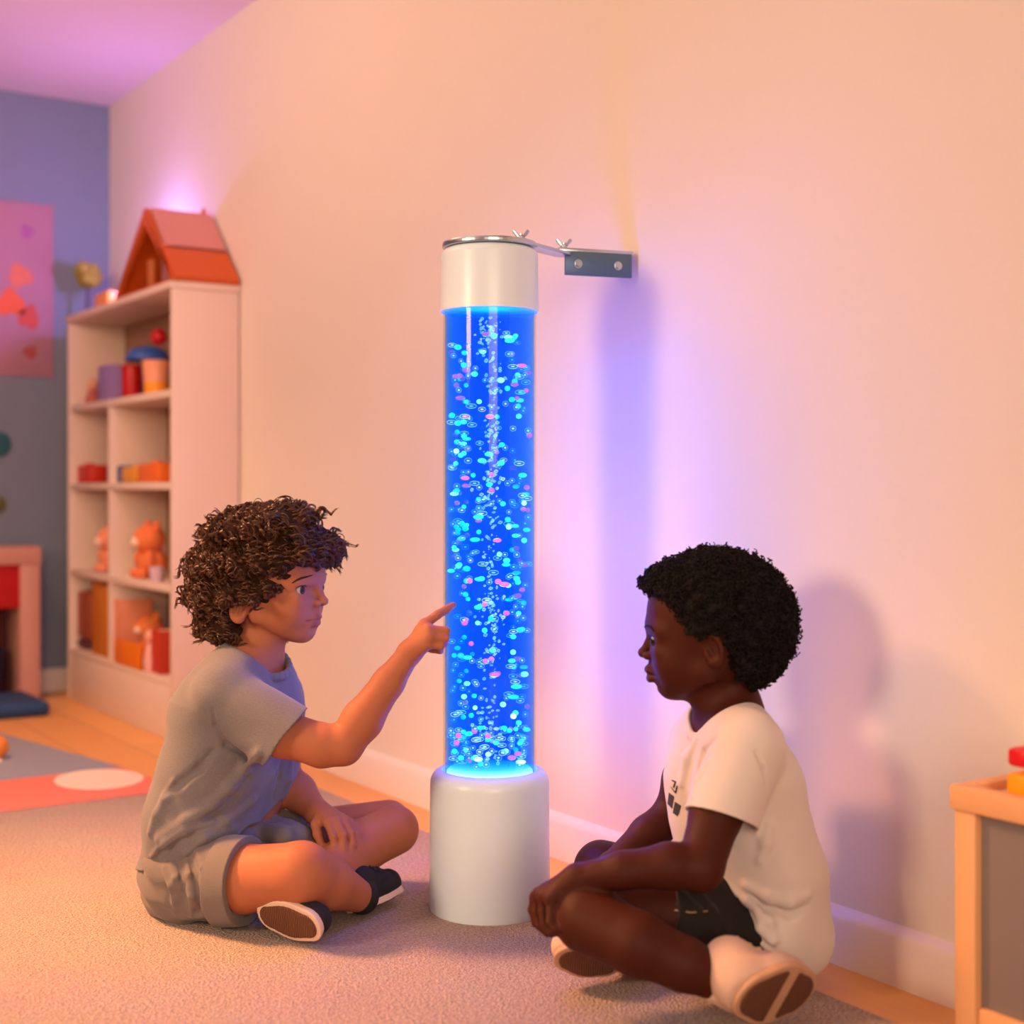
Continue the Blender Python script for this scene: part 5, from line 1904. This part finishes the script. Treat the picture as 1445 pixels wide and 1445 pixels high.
# socks and shoes
M_tan = mat('sand_canvas', lin(0.62, 0.42, 0.34), 0.85, 0.06, 90, 0.25, 700)
M_sock = mat('pale_sock', lin(0.66, 0.47, 0.39), 0.9, 0.04, 120, 0.4, 600)
M_rim2 = mat('tan_rubber', lin(0.52, 0.30, 0.19), 0.6, 0.06, 30)
up = shoe(P(1050, 1409, 1.775), P(1140, 1402, 1.845), (-0.20, -0.95, -0.22), 0.0425, root2, pr2, M_tan, M_rim2, M_sole, ankle=P(1030, 1388, 1.832), hgt=0.062, ank_r=0.033, laces=M_sock, lobes=((0.0, 0.50), (0.66, 1.0)))
K2 = Field((0.22, 1.74, 0.0), (0.36, 1.94, 0.14), RES)
K2.cone(P(1004, 1377, 1.835), P(1040, 1394, 1.825), 0.0310, 0.0325, 0.0, clip=[(P(1008, 1379, 1.835), (-0.9, 0, 0.4))])
field_obj('sock', K2, root2, M_sock, pr2)
shoe(P(868, 1366, 2.000), P(790, 1352, 1.985), (0.05, -0.80, -0.60), 0.0310, root2, pr2, M_tan, M_rim2, M_sole, ankle=P(892, 1344, 2.065), hgt=0.05)

# hair: short coils
H2 = Field((0.12, 1.92, 0.36), (0.46, 2.20, 0.70), RES)
H2.ell(hr.p(-0.030, 0, 0.052), (0.106, 0.086, 0.086), hr.ax, 0.0)
H2.ell(hr.p(-0.085, 0, 0.020), (0.056, 0.074, 0.072), hr.ax, 0.03)
H2.ell(hr.p(-0.072, 0, -0.030), (0.040, 0.058, 0.030), hr.ax, 0.02)
H2.ell(hr.p(0.045, 0, 0.088), (0.032, 0.050, 0.024), hr.ax, 0.02)
H2.put(wobble(31, 230, 0.0026), H2.lo, H2.lo + 0.5, 0, 'd')
H2.put(wobble(32, 520, 0.0022), H2.lo, H2.lo + 0.5, 0, 'd')
hair_clear(H2, hr, [(0.25, 0.082), (0.075, 0.080), (0.040, 0.066), (0.018, 0.052), (0.006, 0.022), (-0.010, 0.012), (-0.030, 0.014), (-0.052, 0.006), (-0.054, -0.022), (-0.074, -0.044), (-0.080, -0.20), (0.25, -0.20)], 0.006)
hv = H2.mesh('hair_points', (0, 0, 0))
co = np.empty(len(hv.vertices) * 3); hv.vertices.foreach_get('co', co); co = co.reshape(-1, 3)
bpy.data.meshes.remove(hv)
loc = (co - hr.o) @ hr.ax.T
outd = np.linalg.norm((loc - np.array([-0.035, 0, 0.035])) / np.array([0.118, 0.088, 0.105]), axis=1)
co = co[(outd > 0.80)]
paths = []
rs_ = np.random.RandomState(9)
for q in co[rs_.choice(len(co), 3600, replace=False)]:
    nn = H2.normal(q)
    l = hr.inv(q)
    side = l[2] < 0.04 and l[0] > -0.06
    n = 10
    rad = rs_.uniform(0.0022, 0.0042) * (0.8 if side else 1.0)
    ax = nn + rs_.normal(size=3) * 0.5
    ax /= np.linalg.norm(ax)
    s = np.cross(ax, [0.2, 0.3, 0.9]); s /= np.linalg.norm(s)
    w = np.cross(s, ax)
    ph = rs_.uniform(0, 6.28)
    ln = rs_.uniform(0.005, 0.012) * (0.55 if side else 1.0)
    tn = rs_.uniform(1.0, 1.8)
    pts = [q - nn * 0.002 + ax * ln * i / (n - 1) + (s * math.cos(ph + 6.28 * tn * i / (n - 1)) + w * math.sin(ph + 6.28 * tn * i / (n - 1))) * rad for i in range(n)]
    paths.append((pts, rs_.uniform(0.0007, 0.0013)))
hair_obj('hair', H2, paths, root2, M_hair2, pr2, 4)
# ================================================================ LIGHT AND CAMERA
def area(name, loc, target, size, power, col, sy=None, spread=None):
    l = bpy.data.lights.new(name, 'AREA')
    l.shape = 'RECTANGLE'
    l.size = size
    l.size_y = sy or size
    l.energy = power
    l.color = col
    if spread: l.spread = spread
    o = bpy.data.objects.new(name, l)
    COL.objects.link(o)
    o.location = loc
    o.rotation_euler = (Vector(target) - Vector(loc)).to_track_quat('-Z', 'Y').to_euler()
    return o

def point(name, loc, power, col, rad=0.03):
    l = bpy.data.lights.new(name, 'POINT')
    l.energy = power
    l.color = col
    l.shadow_soft_size = rad
    o = bpy.data.objects.new(name, l)
    COL.objects.link(o)
    o.location = loc
    return o

area('warm_key', (-3.75, 1.70, 1.55), (0.0, 1.9, 0.65), 0.7, 27, (1.0, 0.71, 0.44), spread=math.radians(120))
area('warm_front_fill', (-3.0, -3.8, 2.0), (-0.5, 3.4, 0.7), 2.4, 32, (1.0, 0.76, 0.54), spread=math.radians(70))  # added fill from behind the camera, no fixture stands there
area('warm_rear_lamp', (-1.9, 3.4, 2.0), (-0.95, 2.30, 0.25), 0.4, 14, (1.0, 0.45, 0.18), spread=math.radians(52))
area('rear_floor_fill', (-1.25, 3.95, 2.10), (-1.15, 3.95, 0.0), 0.4, 9, (1.0, 0.62, 0.32), spread=math.radians(95))  # unseen fill, added to brighten the floor at the back
area('overhead_fill', (-1.3, 1.7, 2.10), (-1.3, 1.701, 0.0), 1.4, 5, (1.0, 0.62, 0.56))  # soft overhead fill added for the rug, not a fixture
area('bounce_fill', (-1.75, 3.1, 1.70), (-1.6, 3.3, 2.2), 0.6, 25, (1.0, 0.64, 0.50))  # added ambient fill, bounced off the ceiling from out of view
point('violet_light', (-0.075, 4.42, 1.46), 11.0, (0.36, 0.25, 1.0), 0.03)
for z in (0.36, 0.52, 0.68, 0.84, 0.97):
    point('column_led', (LW.x, LW.y, z), 1.8, (0.22, 0.50, 1.0), 0.03)

w = bpy.data.worlds.new('room_ambience')
SC.world = w
w.use_nodes = True
w.node_tree.nodes['Background'].inputs[0].default_value = (1.0, 0.55, 0.42, 1)
w.node_tree.nodes['Background'].inputs[1].default_value = 0.30

cam = bpy.data.cameras.new('camera')
co = bpy.data.objects.new('camera', cam)
COL.objects.link(co)
co.location = (CAMX, CAMY, H)
co.rotation_euler = (PI / 2, 0, -YAW)
cam.sensor_width = 36.0
cam.lens = 36.0 * F / 1445.0
cam.shift_y = -(722.5 - HZ) / 1445.0
cam.clip_start = 0.05
cam.dof.use_dof = True
cam.dof.focus_distance = 2.28
cam.dof.aperture_fstop = 2.3
SC.camera = co
SC.cycles.transparent_max_bounces = 32
SC.cycles.max_bounces = 8
SC.view_settings.view_transform = 'Standard'
SC.view_settings.look = 'None'
SC.view_settings.exposure = 0.0
SC.view_settings.gamma = 1.0
SC.view_settings.use_curve_mapping = False
